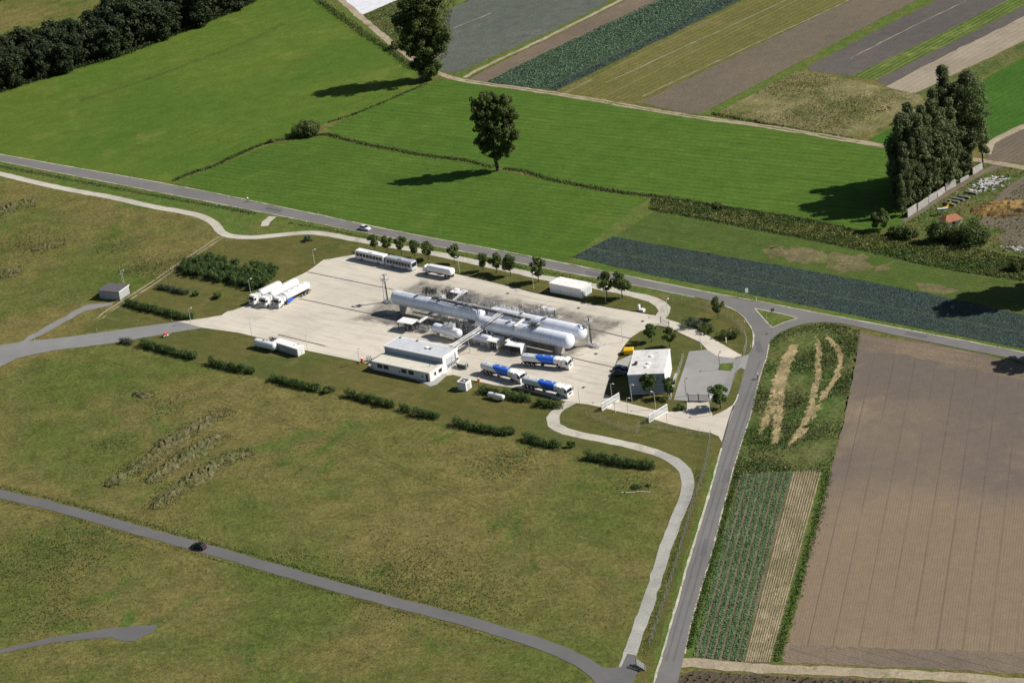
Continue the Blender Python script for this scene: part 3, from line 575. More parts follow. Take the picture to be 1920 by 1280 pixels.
# --- avenue trees
av_lab = ['leftmost small avenue tree above the white bus roof', 'second small avenue tree from the left, behind the grey bus', 'third small avenue tree from the left, above the grey bus roof', 'small avenue tree right of the grey bus end, fourth from the left',
          'avenue tree just left of the lone white tanker trailer, fifth from the left', 'avenue tree directly behind the lone white tanker trailer', 'avenue tree left of a touching pair, beside the pale path', 'left one of two touching avenue trees by the pale path', 'right one of two touching avenue trees by the pale path',
          'avenue tree standing alone left of the long white garage', 'left one of the two avenue trees right of the long white garage', 'right one of the two avenue trees right of the long white garage']
av_px = [(703, 469, .82), (727, 473, .85), (753, 477.5, .88), (778, 482, .92), (804, 487, 1.05), (853, 494, 1.12), (906, 508, 1.0), (931, 512, 1.1), (957.5, 517, 1.1), (1010, 528, 1.2), (1138, 557, 1.12), (1167.5, 558.5, 1.2)]
protos = []
for k in range(3):
    cl = crown_clumps(2.3, 5.6, 2.0, 20, 'round', .36)
    protos.append(tree('avenue_tree', av_lab[k], 'tree', P(*av_px[k][:2]), cl, 2300, .34, L1, 3.6, .13, 6, 1.6, 1.8, 'small trees in a row along the depot edge'))
for i, (u, v, s) in enumerate(av_px):
    if i < 3: t = protos[i]
    else: t = dup(protos[i % 3], P(u, v), rng.uniform(0, 6), av_lab[i])
    s *= rng.uniform(.88, 1.1); t.scale = (s * rng.uniform(.9, 1.15), s * rng.uniform(.9, 1.15), s * rng.uniform(.92, 1.12)); t.rotation_euler[2] = rng.uniform(0, 6)
for lab, u, v, s, m in (('young tree in front of the blue grey office wall', 1218, 742, 1.05, L2), ('yellowish young tree at the right front corner of the office', 1257, 746, .95, L2), ('bushy round tree right of the dark parking gate', 1351, 766, 1.35, L2), ('upright tree beside the main road bend near the junction', 1347, 598, 1.05, L1),
                        ('light green small tree on the lawn behind the office, left one', 1222, 641, .9, L2), ('dark small tree on the lawn behind the office, right one', 1256, 650, .9, L1)):
    t = dup(protos[int(rng.integers(3))], P(u, v), rng.uniform(0, 6), lab, 'small trees around the office'); t.scale = (s * (.8 if 'upright' in lab else 1),) * 2 + (s * (.85 if 'bushy' in lab else 1.05),)
    if m is L2:
        for ch in t.children:
            if ch.name.startswith('crown'):
                ch.data = ch.data.copy(); ch.data.materials[0] = L2

# --- the two big meadow trees
cl = []
for (dx, dz, r, k) in ((0, 3.5, 3.2, 20), (1.5, 5, 3.5, 18), (-2, 6.5, 3.2, 14), (7.5, 17, 3.2, 14), (-7, 24, 3.5, 16), (7, 30, 2.6, 8), (0, 7, 3.6, 14), (1.5, 13, 6.0, 30), (-2.5, 15, 6.0, 30), (3.5, 19, 6.2, 34), (-4.5, 21, 6.2, 34), (1, 25, 7.0, 34), (-3, 28, 5.0, 20), (5, 26, 4.5, 18), (1, 31, 4.0, 12), (6, 13, 3.5, 12)):
    for _ in range(k):
        d = rng.normal(size=3); d /= np.linalg.norm(d); rr = r * rng.uniform(.3, 1); cl.append((dx + d[0] * rr, d[1] * rr * 1.0, max(1.5, dz + d[2] * rr * .8), rng.uniform(.9, 1.9)))
tree('large_tree', 'very tall dark broad tree at the bend of the earth track', 'tree', P(803, 150), cl, 42000, .55, L1, 24, .8, 22, 8, 4)
cl = []
for (dx, dz, r, k) in ((0.8, 6, 3.0, 14), (2.5, 10, 3.6, 20), (-1.5, 9, 3.8, 20), (-5, 11, 2.6, 9), (0, 14.5, 4.2, 26), (3.8, 16, 3.2, 18), (-4.8, 21, 3.6, 18), (-1.0, 20.5, 4.6, 28), (3.0, 21, 4.2, 26), (0, 25, 3.2, 16), (-3, 17, 3.2, 18), (6, 12, 2.6, 12), (4.8, 13.5, 3.2, 18), (5, 19, 3.0, 16), (-2.5, 13.5, 3.4, 16), (3.4, 24, 3.0, 14), (-4, 24, 2.6, 10), (4.5, 8, 2.4, 10)):
    for _ in range(k):
        d = rng.normal(size=3); d /= np.linalg.norm(d); rr = r * rng.uniform(.3, 1); cl.append((dx + d[0] * rr, d[1] * rr, dz + d[2] * rr * .85, rng.uniform(.6, 1.25)))
lone = tree('large_tree', 'tall lone tree with lobed crown in the middle of the green meadow', 'tree', P(934, 320), cl, 38000, .44, L1, 20, .6, 20, 6, 3); lone.scale = (1.08, 1.1, 1)

t = dup(lone, P(2003, 548), 1.0, 'large tree just outside the right frame edge, casting its shadow across the dark crop'); t.scale = (1.3, 1.3, 1.05)
t = dup(lone, P(2012, 674), 2.0, 'large tree outside the right frame edge beside the road, casting a shadow on it'); t.scale = (.8, .8, .6)
def shrub(name, label, cat, px, R, h, n, mat, leaf=.3, group=None, k=14, sq=(1, 1), stem=True):
    cl = []
    for _ in range(k):
        a = rng.uniform(0, 6.28); t = rng.uniform(0, 1) ** .5; rr = R * t * .8
        cl.append((rr * math.cos(a) * sq[0], rr * math.sin(a) * sq[1], h * rng.uniform(.3, .78) * (1.1 - .4 * t), R * rng.uniform(.25, .42)))
    t = thing(name, label, cat, P(*px), 0, group)
    trunk_mb(h * .6, .07 + .01 * R, 5, R * .6, h * .15).obj('stem', MT['bark'], t)
    p, d = blob_pts(cl, n); p[:, 2] = np.maximum(p[:, 2], .05); meobj('foliage', leafmesh('foliage', p, leaf, mat, d), t); return t
shrub('bush', 'large spreading dark bush on the hedge line between two meadows', 'bush', (573, 253), 5.0, 5.6, 8000, L1, .42, k=34, sq=(1.15, .8))
shrub('bush', 'small dark bush on the hedge line left of the large spreading bush', 'bush', (508, 268), 1.2, 1.6, 500, L1, .3)
shrub('bush', 'dark round bush beside the foot of the very tall broad tree', 'bush', (742, 92), 2.6, 4.2, 1800, L1, .4)
shrub('bush', 'round grey green bush beside the pale path north of the depot lawn', 'bush', (577, 452), 1.6, 1.9, 900, L6, .25)
shrub('bush', 'round bush alone on the lawn right of the low hedge pieces', 'bush', (408, 559), 1.6, 2.2, 900, L4, .25)
shrub('bush', 'small round bush between the low shrub row and the lone round bush', 'bush', (368, 553), 1.3, 1.6, 700, L4, .25)
shrub('bush', 'grey green spreading shrub beside the exit road behind the office', 'bush', (1292, 612), 3.6, 2.4, 2200, L6, .25, sq=(1.2, .9))
shrub('bush', 'dark shrub below the upright roadside tree', 'bush', (1325, 622), 2.4, 2.2, 1300, L1, .28)
shrub('bush', 'wide dark shrub nearest the road bend', 'bush', (1364, 632), 3.0, 2.4, 1900, L1, .28, sq=(1.2, .8))
shrub('bush', 'low dark shrub left of the parking lot driveway', 'bush', (1272, 768), 2.0, 1.4, 900, L2, .25)
shrub('bush', 'small dark bush on top of the weedy strip near its left end', 'bush', (1348, 389), 1.8, 1.8, 700, L1, .32)
shrub('bush', 'tiny bush in the pasture beside the pale curved line', 'bush', (1193, 914), 1.6, .8, 500, L4, .25)
shrub('bush', 'small dark shrub on the pasture near the pale curved line', 'bush', (1216, 910), .8, .6, 200, L4, .22)
shrub('bush', 'thick dark bush behind the low shrubs of the office lawn corner', 'bush', (1245, 752), 1.3, 1.2, 400, L4, .22)

def hedge(label, px, w, h, mat=L4, leaf=.26, group='clipped looking hedges around the depot', dens=34, name='hedge'):
    pts = spline([P(u, v) for u, v in px], .55); o = pts[0].copy(); cl = []
    L = sum(np.linalg.norm(b - a) for a, b in zip(pts, pts[1:])) or 1
    nstem = []
    for i, p in enumerate(pts):
        for _ in range(6):
            q = p - o + np.array([rng.normal() * .3, rng.uniform(-.42, .42) * w, 0]); hh = h * (1 + .16 * math.sin(i * .9) + .14 * math.sin(i * .31 + h * 9) + rng.normal() * .1)
            cl.append((q[0], q[1], hh * rng.uniform(.2, .72), rng.uniform(.5, .85)))
        nstem.append(p - o)
    t = thing(name, label, 'hedge', o, 0, group)
    m = MB()
    for q in nstem[::3]: m.tube((q[0], q[1], 0), (q[0] + rng.normal() * .2, q[1], h * .6), .05, .03, n=5)
    m.path([(q[0], q[1], .05) for q in nstem[::3]], .06, 5)
    m.obj('stems', MT['bark'], t)
    p, d = blob_pts(cl, int(L * w * dens * 3.0)); p[:, 2] = np.maximum(p[:, 2], .04); meobj('foliage', leafmesh('foliage', p, leaf, mat, d), t)
hedge('long hedge below the grey shed along the access road', [(238, 571), (268, 580), (300, 587), (335, 596), (362, 598)], 2.6, 2.4, L4)
hedge('short hedge stub left of the access road bend', [(228, 642), (246, 645)], 2.2, 1.9, L6)
hedge('hedge below the access road with the red cart above it', [(268, 648), (300, 657), (335, 666), (368, 673)], 2.8, 2.3)
hedge('hedge left of the white tank and container, third from the left', [(395, 683), (425, 691), (476, 699)], 2.8, 2.3)
hedge('hedge in the middle of the row, followed by a round bush', [(512, 712), (545, 722), (600, 733)], 2.8, 2.4)
shrub('bush', 'round bush at the right end of the hedge below the white container', 'bush', (618, 735), 1.8, 2.3, 1000, L4, .26)
hedge('hedge just below the flat office annex of the workshop hall', [(652, 742), (690, 752), (738, 763)], 2.8, 2.3)
hedge('short bushy hedge right of the annex hedge', [(752, 768), (768, 772)], 2.4, 2.3)
hedge('short hedge with rounded right end above the pasture', [(778, 777), (800, 781), (820, 784)], 2.8, 2.3)
hedge('long hedge below the small white gas tank', [(852, 796), (885, 804), (920, 811), (964, 812)], 2.8, 2.3)
shrub('bush', 'round bush under the right end of the long hedge below the gas tank', 'bush', (950, 815), 1.4, 1.6, 700, L4, .26)
hedge('hedge beside the bend of the gravel track', [(985, 824), (1000, 828), (1025, 836), (1050, 840)], 2.8, 2.2)
shrub('bush', 'round bush between two hedges inside the bend of the gravel track', 'bush', (1071, 838), 1.3, 1.9, 700, L4, .26)
hedge('rightmost thick hedge along the inside of the gravel track', [(1102, 858), (1130, 864), (1170, 872), (1226, 876)], 3.2, 2.4)
hedge('hedge between the white cabinet and the parked tanker', [(902, 735), (925, 739), (948, 742)], 2.8, 2.2, group='hedges beside the parked blue and white tankers')
hedge('hedge above the small white gas tank beside the parked tankers', [(950, 743), (970, 748), (992, 752)], 3.2, 2.4, group='hedges beside the parked blue and white tankers')
hedge('loose hedge below the nearest blue and white tanker', [(1008, 758), (1030, 762), (1050, 763)], 3.2, 2.2, L2, group='hedges beside the parked blue and white tankers')
hedge('low row of grey green shrubs on the lawn above the long hedge', [(298, 540), (320, 545), (352, 552)], 2.0, 1.6, L6, name='shrub_row')
# big thicket
poly = [P(u, v) for u, v in [(342, 500), (384, 484), (410, 488), (438, 494), (458, 512), (470, 500), (525, 510), (512, 528), (495, 542), (470, 545), (440, 536), (400, 526), (342, 516)]]
def inpoly(x, y, pg):
    c = False; j = len(pg) - 1
    for i in range(len(pg)):
        if (pg[i][1] > y) != (pg[j][1] > y) and x < (pg[j][0] - pg[i][0]) * (y - pg[i][1]) / (pg[j][1] - pg[i][1]) + pg[i][0]: c = not c
        j = i
    return c
def rand_in(pg, n):
    xs = [p[0] for p in pg]; ys = [p[1] for p in pg]; out = []
    pa = np.array([[p[0], p[1]] for p in pg])
    while len(out) < n:
        X = rng.uniform(min(xs), max(xs), n * 2); Y = rng.uniform(min(ys), max(ys), n * 2)
        ins = np.zeros(len(X), bool); j = len(pa) - 1
        for i in range(len(pa)):
            cond = (pa[i, 1] > Y) != (pa[j, 1] > Y)
            with np.errstate(divide='ignore', invalid='ignore'):
                xx = (pa[j, 0] - pa[i, 0]) * (Y - pa[i, 1]) / (pa[j, 1] - pa[i, 1]) + pa[i, 0]
            ins ^= cond & (X < xx); j = i
        out += list(zip(X[ins], Y[ins]))
    return np.array(out[:n])
o = poly[0]; cl = [(x - o[0], y - o[1], rng.uniform(.8, 2.3), rng.uniform(.6, 1.05)) for x, y in rand_in(poly, 520)]
t = thing('thicket', 'big dense block of shrubs on the lawn between the wheel track and the apron', 'thicket', o)
m = MB()
for c in cl[::5]: m.tube((c[0], c[1], 0), (c[0] + .2, c[1], 1.5), .05, .03, n=5)
m.path([(c[0], c[1], .05) for c in cl[::5]], .06, 5)
m.obj('stems', MT['bark'], t)
p, d = blob_pts(cl, 52000); p[:, 2] = np.maximum(p[:, 2], .04); meobj('foliage', leafmesh('foliage', p, .28, L4, d), t)

# --- poplars on the right
pop = []
for k in range(3):
    cl = crown_clumps(3, 28, 3.7, 110, 'poplar', .32); pop.append(None)
    pop[k] = tree('poplar', 'tall dark poplar in the dense clump behind the concrete wall', 'tree', P(1700, 392), cl, 8500, .5, L3, 24, .4, 14, 3.2, 3, 'dense clump of poplars')
spots = [(1700, 392, .80), (1716, 385, .95), (1730, 378, 1.05), (1744, 370, 1.05), (1757, 361, 1.12), (1771, 353, 1.12), (1786, 344, 1.15), (1690, 372, .78), (1712, 360, 1.0), (1735, 348, 1.12), (1757, 337, 1.15), (1778, 328, 1.2), (1700, 345, .9), (1683, 388, .62), (1692, 404, .5), (1680, 358, .78), (1808, 330, 1.12)]
for i, (u, v, s) in enumerate(spots):
    t = pop[i] if i < 3 else dup(pop[i % 3], P(u, v), 0)
    t.location = tuple(P(u, v)); t.rotation_euler[2] = rng.uniform(0, 6); s *= rng.uniform(.80, 1.08); t.scale = (s * rng.uniform(.95, 1.15), s, s)
cl = crown_clumps(4, 26, 6.2, 150, 'round', .26)
tree('poplar', 'broad leafy crown spreading at the left edge of the poplar clump', 'tree', P(1702, 368), cl, 12000, .5, L3, 20, .5, 16, 5, 5, 'poplars at the wall end')
cl = crown_clumps(9, 33, 5.6, 150, 'round', .3)
tree('poplar', 'tallest poplar with a bare trunk showing, right of the dense clump', 'tree', P(1822, 326), cl, 13000, .5, L3, 26, .5, 12, 4, 9, 'poplars at the wall end')
cl = crown_clumps(5, 17, 2.6, 50, 'poplar', .34)
tree('poplar', 'smaller slim poplar at the far right end of the clump', 'tree', P(1843, 313), cl, 3600, .42, L3, 13, .3, 8, 2, 4, 'poplars at the wall end')
for lab, u, v, R, h, n, mt in (('dark pointed young conifer in the shade left of the concrete wall', 1652, 432, 2.6, 8.5, 3200, L1), ('dark bush right of the pointed young conifer', 1700, 446, 3.2, 4.5, 2600, L1), ('dark bushy tree left of the red roofed hut', 1765, 452, 4.4, 6.5, 4800, L1), ('wide dark bushy tree right of the red roofed hut', 1822, 452, 6.2, 7.0, 8500, L1),
                               ('dark bush at the right frame edge beyond the white stones', 1912, 505, 3.0, 4.0, 2200, L1), ('low dark bush in the shade on the weedy strip', 1680, 440, 2.6, 3, 1400, L1)):
    shrub('yard_tree', lab, 'tree', (u, v), R, h, n, mt, .42, None, 26, (1.1, .8))

# --- wood, upper left
wood = []
for k in range(4):
    cl = crown_clumps(1.2, 11.5, 4.2, 60, 'broad', .34)
    wood.append(tree('woodland_tree', 'dark broadleaf tree packed in the wood of the upper left corner', 'tree', P(0, 160), cl, 4300, .6, L5, 8, .35, 8, 3, 2, 'trees packed in the dark wood'))
edge = [(-40, 188), (0, 170), (70, 148), (150, 123), (215, 106), (290, 78), (370, 46), (440, 18), (480, -2), (500, -12)]
wp = []
ex = [e[0] for e in edge]; ey = [e[1] for e in edge]
for row, dv in enumerate((0, -16, -32, -48, -64, -82)):
    u = -45 + row * 9
    while u < 500:
        v = float(np.interp(u, ex, ey)) + dv
        lim = 5 if u > 225 else 3
        if row < lim and v > -90: wp.append((u + rng.normal() * 4, v - 2 + rng.normal() * 3))
        u += 22 + rng.uniform(-3, 5)
for u in range(-40, 90, 20):
    for v in (2, -18, -36): wp.append((u + rng.normal() * 4, v - u * .25 + rng.normal() * 3))
for i, (u, v) in enumerate(wp):
    t = wood[i] if i < 4 else dup(wood[i % 4], P(u, v), 0)
    s = rng.uniform(.85, 1.2) * (1.25 if 200 < u < 300 else 1); t.location = tuple(P(u, v)); t.rotation_euler[2] = rng.uniform(0, 6); t.scale = (s * rng.uniform(.9, 1.15), s, s)
wood_edge = [(u, v + 3) for u, v in edge]

# ---------------------------------------------------------------- stuff: crops, weeds, ditches
ROADP = np.array([P(u, v)[:2] for u, v in road_px])
def inside(a, pa):
    c = np.zeros(len(a), bool); j = len(pa) - 1
    for i in range(len(pa)):
        cond = (pa[i, 1] > a[:, 1]) != (pa[j, 1] > a[:, 1])
        with np.errstate(divide='ignore', invalid='ignore'): xx = (pa[j, 0] - pa[i, 0]) * (a[:, 1] - pa[i, 1]) / (pa[j, 1] - pa[i, 1]) + pa[i, 0]
        c ^= cond & (a[:, 0] < xx); j = i
    return c
LAYBY = np.array([P(u, v)[:2] for u, v in [(-30, 1224), (0, 1217), (100, 1194), (213, 1176), (297, 1171), (287, 1184), (253, 1201), (230, 1201), (207, 1194), (100, 1204), (0, 1225), (-30, 1232)]])
ACC = np.array([P(u, v)[:2] for u, v in [(-60, 662), (0, 647), (27, 643), (133, 631), (240, 616), (333, 603), (380, 597), (384, 614), (366, 617), (300, 628), (213, 643), (100, 657), (33, 671), (0, 687), (-60, 725)]])
def off_ways(a):
    a = a[~(inside(a, ROADP) | inside(a, LAYBY) | inside(a, ACC))]
    for c, hw in WAYS:
        m = (a[:, 0] > c[:, 0].min() - hw) & (a[:, 0] < c[:, 0].max() + hw) & (a[:, 1] > c[:, 1].min() - hw) & (a[:, 1] < c[:, 1].max() + hw); idx = np.where(m)[0]
        if not len(idx): continue
        bad = np.zeros(len(idx), bool)
        for s in range(0, len(idx), 4000):
            q = a[idx[s:s + 4000]]; d = ((q[:, None, :] - c[None]) ** 2).sum(2).min(1); bad[s:s + 4000] = d < (hw + .15) ** 2
        k = np.ones(len(a), bool); k[idx[bad]] = False; a = a[k]
    return a
def stuff(name, pts, size, mat, up=1.6, tri=True, zr=(0, .3)):
    if 'crop' not in name: pts = off_ways(np.asarray(pts)[:, :2])
    p = np.column_stack([pts[:, 0], pts[:, 1], rng.uniform(zr[0], zr[1], len(pts))])
    o = meobj(name, leafmesh(name, p, size, mat, None, tri, up)); o['kind'] = 'stuff'; return o
def along(px, n, w, off=0.0):
    c = spline([P(u, v) for u, v in px], 1.0); c = np.array(c); k = rng.uniform(0, len(c) - 1.001, n); i = k.astype(int); f = (k - i)[:, None]
    p = c[i] * (1 - f) + c[i + 1] * f; d = c[i + 1] - c[i]; d /= np.linalg.norm(d, axis=1)[:, None]
    q = np.stack([-d[:, 1], d[:, 0]], 1); return p[:, :2] + q * (rng.normal(size=(n, 1)) * w * .4 + off)
def ditch(label, px, n, w, mat=LDG, size=.38, zr=(.05, .45)):
    n = int(n * .8)
    o = stuff('ditch_weeds', along(px, n, w), size, mat, 1.0, False, zr); o['label'] = label; return o
ditch('dark weeds along the boundary between the two mown meadows', [(612, 252), (640, 259), (690, 272), (740, 281), (800, 292), (870, 301), (925, 314)], 3400, 1.5)
ditch('dark weeds along the ditch right of the lone tree', [(945, 316), (985, 322), (1030, 336), (1100, 350), (1165, 361), (1240, 370), (1300, 379), (1350, 388), (1500, 411), (1600, 432)], 6500, 1.5)
ditch('dark weeds on the curved boundary down to the road', [(325, 340), (350, 328), (400, 312), (440, 293), (490, 272), (530, 262), (570, 256), (615, 252)], 3000, 1.4)
ditch('weeds on the boundary between bush and tall tree', [(615, 230), (660, 216), (720, 192), (770, 170), (800, 158)], 1100, 1.3)
ditch('dark shaded ditch along the earth track', [(596, 0), (634, 28), (684, 65), (730, 95), (776, 131)], 4200, 2.2, L1, .45, (.1, 1.0))
ditch('weeds on the roadside ditch', [(0, 312), (100, 331), (220, 354), (330, 374), (430, 392), (480, 402)], 3500, 1.6, LDG, .3, (.05, .35))
ditch('weeds at the roadside by the path', [(540, 418), (620, 432), (700, 449), (800, 468), (900, 486), (1000, 506), (1120, 530)], 2200, 1.4, LDG, .28, (.05, .3))
ditch('green weeds along the grey lane', [(0, 913), (100, 936), (213, 966), (333, 1000), (433, 1028), (533, 1056), (640, 1087), (740, 1114), (850, 1142)], 3200, 1.6, L2, .28, (.05, .35))
ditch('dry weeds along the lower side of the grey lane', [(0, 939), (100, 962), (213, 994), (333, 1028), (533, 1086), (740, 1144), (950, 1204)], 1800, 1.0, LP, .25, (.05, .25))
ditch('dark strip beside the straight gravel track', [(1312, 880), (1284, 980), (1255, 1070), (1224, 1170), (1204, 1230)], 2200, 2.6, LDG, .24, (.02, .18))
ditch('dark weeds along the earth track in the fields', [(1335, 214), (1480, 241), (1600, 262)], 1500, 1.2, LDG, .4, (.1, .6))
ditch('thick weeds under the left edge of the woods', wood_edge[:9], 5000, 2.5, L5, .55, (.2, 1.5))
wb = [P(u, v) for u, v in weed_band]
for n, mt, s, zr, lab in ((24000, L7, .38, (.05, .4), 'tall yellow green weeds filling the strip'), (15000, L2, .38, (.05, .4), 'dark weeds in the strip'), (3500, L8, .38, (.05, .6), 'dry weeds in the strip')):
    a = rand_in(wb, n * 2)
    f = np.sin(a[:, 0] * .16 + a[:, 1] * .23) + np.sin(a[:, 0] * .05 - a[:, 1] * .31 + 1) + rng.normal(size=len(a)) * .8
    a = a[f > 0][:n] if mt is not L2 else a[f <= 0][:n]
    o = stuff('tall_weeds', a, s, mt, .9, False, zr); o['label'] = lab
ditch('dark growth along the lower edge of the weedy strip', [(1225, 394), (1280, 404), (1430, 432), (1600, 465), (1760, 501), (1920, 526)], 3000, .9, LDG, .38, (.05, .4))
wr = [P(u, v) for u, v in weedy_r]
def thin(a, f0, f1, lo):
    f = np.sin(a[:, 0] * f0 + 1.4 * np.sin(a[:, 1] * f1)) + np.sin(a[:, 1] * f0 * 1.3 + 1.1 * np.sin(a[:, 0] * f1)) + rng.normal(size=len(a)) * .6; return a[f > lo]
def off_ruts(a, keep):
    ins = np.zeros(len(a), bool)
    for pl in RUTS:
        pa = np.array([P(u, v)[:2] for u, v in pl]); j = len(pa) - 1; c = np.zeros(len(a), bool)
        for i in range(len(pa)):
            cond = (pa[i, 1] > a[:, 1]) != (pa[j, 1] > a[:, 1])
            with np.errstate(divide='ignore', invalid='ignore'): xx = (pa[j, 0] - pa[i, 0]) * (a[:, 1] - pa[i, 1]) / (pa[j, 1] - pa[i, 1]) + pa[i, 0]
            c ^= cond & (a[:, 0] < xx); j = i
        ins |= c
    return a[~ins | (rng.random(len(a)) < keep)]
for n, mt, s, zr, lo in ((14000, LDG, .34, (.05, .4), 0), (12000, L2, .34, (.05, .4), -.2), (4000, L8, .3, (.05, .35), .3)): stuff('tall_weeds', off_ruts(thin(rand_in(wr, n), .23, .11, lo), .12), s, mt, 1, False, zr)
wpz = [P(u, v) for u, v in wild_patch]
for n, mt in ((7000, L8), (8000, L7), (1500, LDG)): stuff('tall_weeds', thin(rand_in(wpz, n), .13, .07, -.1), .32, mt, .8, False, (.05, .5))
yg = [P(u, v) for u, v in [(1700, 330), (1850, 300), (1920, 318), (1990, 330), (1990, 500), (1920, 480), (1800, 458), (1690, 440)]]
for n, mt in ((3000, LDG), (2500, L7)): stuff('tall_weeds', rand_in(yg, n), .4, mt, .8, False, (.02, .35))
sv = [P(u, v) for u, v in [(680, 31), (748, 0), (860, -5), (845, 30), (840, 100), (820, 128), (760, 90)]]
for n, mt in ((3500, LDG), (2500, L8)): stuff('tall_weeds', rand_in(sv, n), .45, mt, .8, False, (.02, .6))
# pasture tussocks
past = [P(u, v) for u, v in [(-30, 335), (213, 385), (350, 408), (410, 440), (330, 500), (180, 560), (0, 640), (-60, 640)]]
past2 = [P(u, v) for u, v in [(-60, 720), (100, 665), (370, 700), (600, 760), (850, 822), (1100, 885), (1270, 900), (1255, 970), (1200, 1090), (1150, 1225), (1095, 1215), (1030, 1192), (950, 1166), (740, 1108), (533, 1048), (333, 992), (100, 927), (-60, 885)]]
past3 = [P(u, v) for u, v in [(-60, 936), (100, 974), (333, 1038), (640, 1126), (850, 1182), (1000, 1232), (1080, 1275), (1080, 1310), (-120, 1310), (-60, 1240), (100, 1210), (250, 1206), (300, 1186), (297, 1168), (213, 1170), (100, 1188), (-60, 1225)]]
for pg, n in ((past, 9000), (past2, 26000), (past3, 16000)):
    for mt, fr, s in ((L8, .38, .24), (LP, .42, .28), (L2, .20, .24)):
        a = rand_in(pg, int(n * fr * 2.2)); f = np.sin(a[:, 0] * .11 + 1.7 * np.sin(a[:, 1] * .05)) + np.sin(a[:, 1] * .13 + 1.3 * np.sin(a[:, 0] * .07)) + rng.normal(size=len(a)) * .7
        sel = f > .2 if mt is L8 else (f < -.1 if mt is LP else np.abs(f) < .8)
        stuff('pasture_tussocks', a[sel][:int(n * fr)], s, mt, 2.4, True, (.0, .10))
# green flushes
for px, r, n, mt in (((950, 868), 9, 900, L2), ((760, 1085), 17, 2600, LP), ((900, 1130), 14, 900, L2), ((60, 1060), 20, 2600, LP), ((150, 1020), 16, 1800, L2), ((100, 1150), 12, 1000, LP), ((330, 500), 10, 900, LP), ((40, 460), 14, 1400, LP), ((270, 500), 8, 700, L2), ((225, 460), 8, 500, L2), ((1185, 905), 7, 300, LP), ((310, 760), 8, 500, L2), ((215, 830), 6, 400, L2), ((560, 1055), 9, 500, L7), ((320, 990), 7, 400, L7)):
    c = P(*px); a = rng.normal(size=(n, 2)) * np.array([r, r * 1.0]) * .55 + c[:2]; stuff('green_growth', a, .34, mt, 2.2, False, (.02, .22))
# crops
def rows(pg, ang, sp, along_sp, jit, gap=None):
    pa = np.array([[p[0], p[1]] for p in pg]); c, s = math.cos(ang), math.sin(ang); R = np.array([[c, s], [-s, c]]); q = pa @ R.T
    ys = np.arange(q[:, 1].min(), q[:, 1].max(), sp); out = []
    for k, y in enumerate(ys):
        if gap and k % gap[0] < gap[1]: continue
        x = np.arange(q[:, 0].min(), q[:, 0].max(), along_sp); x = x + rng.normal(size=len(x)) * jit; out.append(np.column_stack([x, y + rng.normal(size=len(x)) * jit]))
    o = np.concatenate(out) @ R
    ins = np.zeros(len(o), bool); j = len(pa) - 1
    for i in range(len(pa)):
        cond = (pa[i, 1] > o[:, 1]) != (pa[j, 1] > o[:, 1])
        with np.errstate(divide='ignore', invalid='ignore'): xx = (pa[j, 0] - pa[i, 0]) * (o[:, 1] - pa[i, 1]) / (pa[j, 1] - pa[i, 1]) + pa[i, 0]
        ins ^= cond & (o[:, 0] < xx); j = i
    return o[ins]
def crop(name, px, ang, sp, asp, jit, size, mat, leaves=3, gap=None, zr=(.12, .35), up=2.6):
    a = rows([P(u, v) for u, v in px], ang, sp, asp, jit, gap); a = np.repeat(a, leaves, 0) + rng.normal(size=(len(a) * leaves, 2)) * size * .28
    if mat is LD and len(a) > 20000:      # the bare wheel gap along the dark crop
        g0, g1 = P(1110, 465)[:2], P(1920, 624)[:2]; d = (g1 - g0) / np.linalg.norm(g1 - g0); a = a[np.abs((a - g0) @ np.array([-d[1], d[0]])) > .55]
    return stuff(name, a, size, mat, up, False, zr)
df = dark_field[:5] + [(1960, 600), (1960, 662)] + dark_field[9:]
crop('cabbage_crop', df, rowD, .62, .42, .05, .32, LD, 3, None, (.08, .18), 4)
crop('cabbage_crop', [(913, 154), (1010, 105), (1250, -8), (1360, -8), (1250, 55), (1020, 165), (1000, 165)], rowT, .9, .6, .08, .42, LG, 3)
crop('cabbage_crop', [(1022, 168), (1250, 57), (1362, -8), (1400, -8), (1280, 53), (1042, 169)], rowT, .9, .6, .08, .42, LD, 3)
rowC = hd(P(1486, 882), P(1395, 1240))
lc = [(1300, 1230), (1322, 1140), (1350, 1035), (1380, 925), (1390, 890), (1485, 884), (1462, 960), (1420, 1120), (1393, 1240)]
crop('cabbage_crop', lc, rowC, .30, .28, .05, .30, LCG, 3, (6, 2), (.1, .3), 3.2)
crop('leafy_crop', [(1393, 1240), (1420, 1120), (1462, 960), (1487, 883), (1540, 881), (1527, 930), (1490, 1080), (1443, 1243)], rowC, .8, .55, .12, .26, L7, 2, None, (.03, .14))
for k in range(22):      # pale ridges between the beds of the right half
    a = P(1489 + k * 2.45, 883); b = P(1397 + k * 2.2, 1241)
    vs = []; n = 40; dd = (b - a) / n; nn = np.array([-dd[1], dd[0], 0]); nn /= np.linalg.norm(nn)
    if k % 2: continue
    for i in range(n + 1):
        c = a + dd * i; w = .24 + rng.normal() * .05; vs += [c + nn * w + [0, 0, .05], c + [0, 0, .17], c - nn * w + [0, 0, .05]]
    o = link('soil_ridge', vs, [f for i in range(n) for f in ((3*i, 3*i+3, 3*i+4, 3*i+1), (3*i+1, 3*i+4, 3*i+5, 3*i+2))], MT['ridge']); o['kind'] = 'structure'
a = along([(1290, 1215), (1313, 1130), (1342, 1030), (1370, 930), (1383, 885)], 4200, 1.3); stuff('verge_weeds', a, .3, L2, 1, False, (.03, .25))
a = along([(1455, 1240), (1500, 1085), (1538, 950), (1552, 885)], 3500, 1.6); stuff('verge_weeds', a, .3, L2, 1, False, (.03, .3))
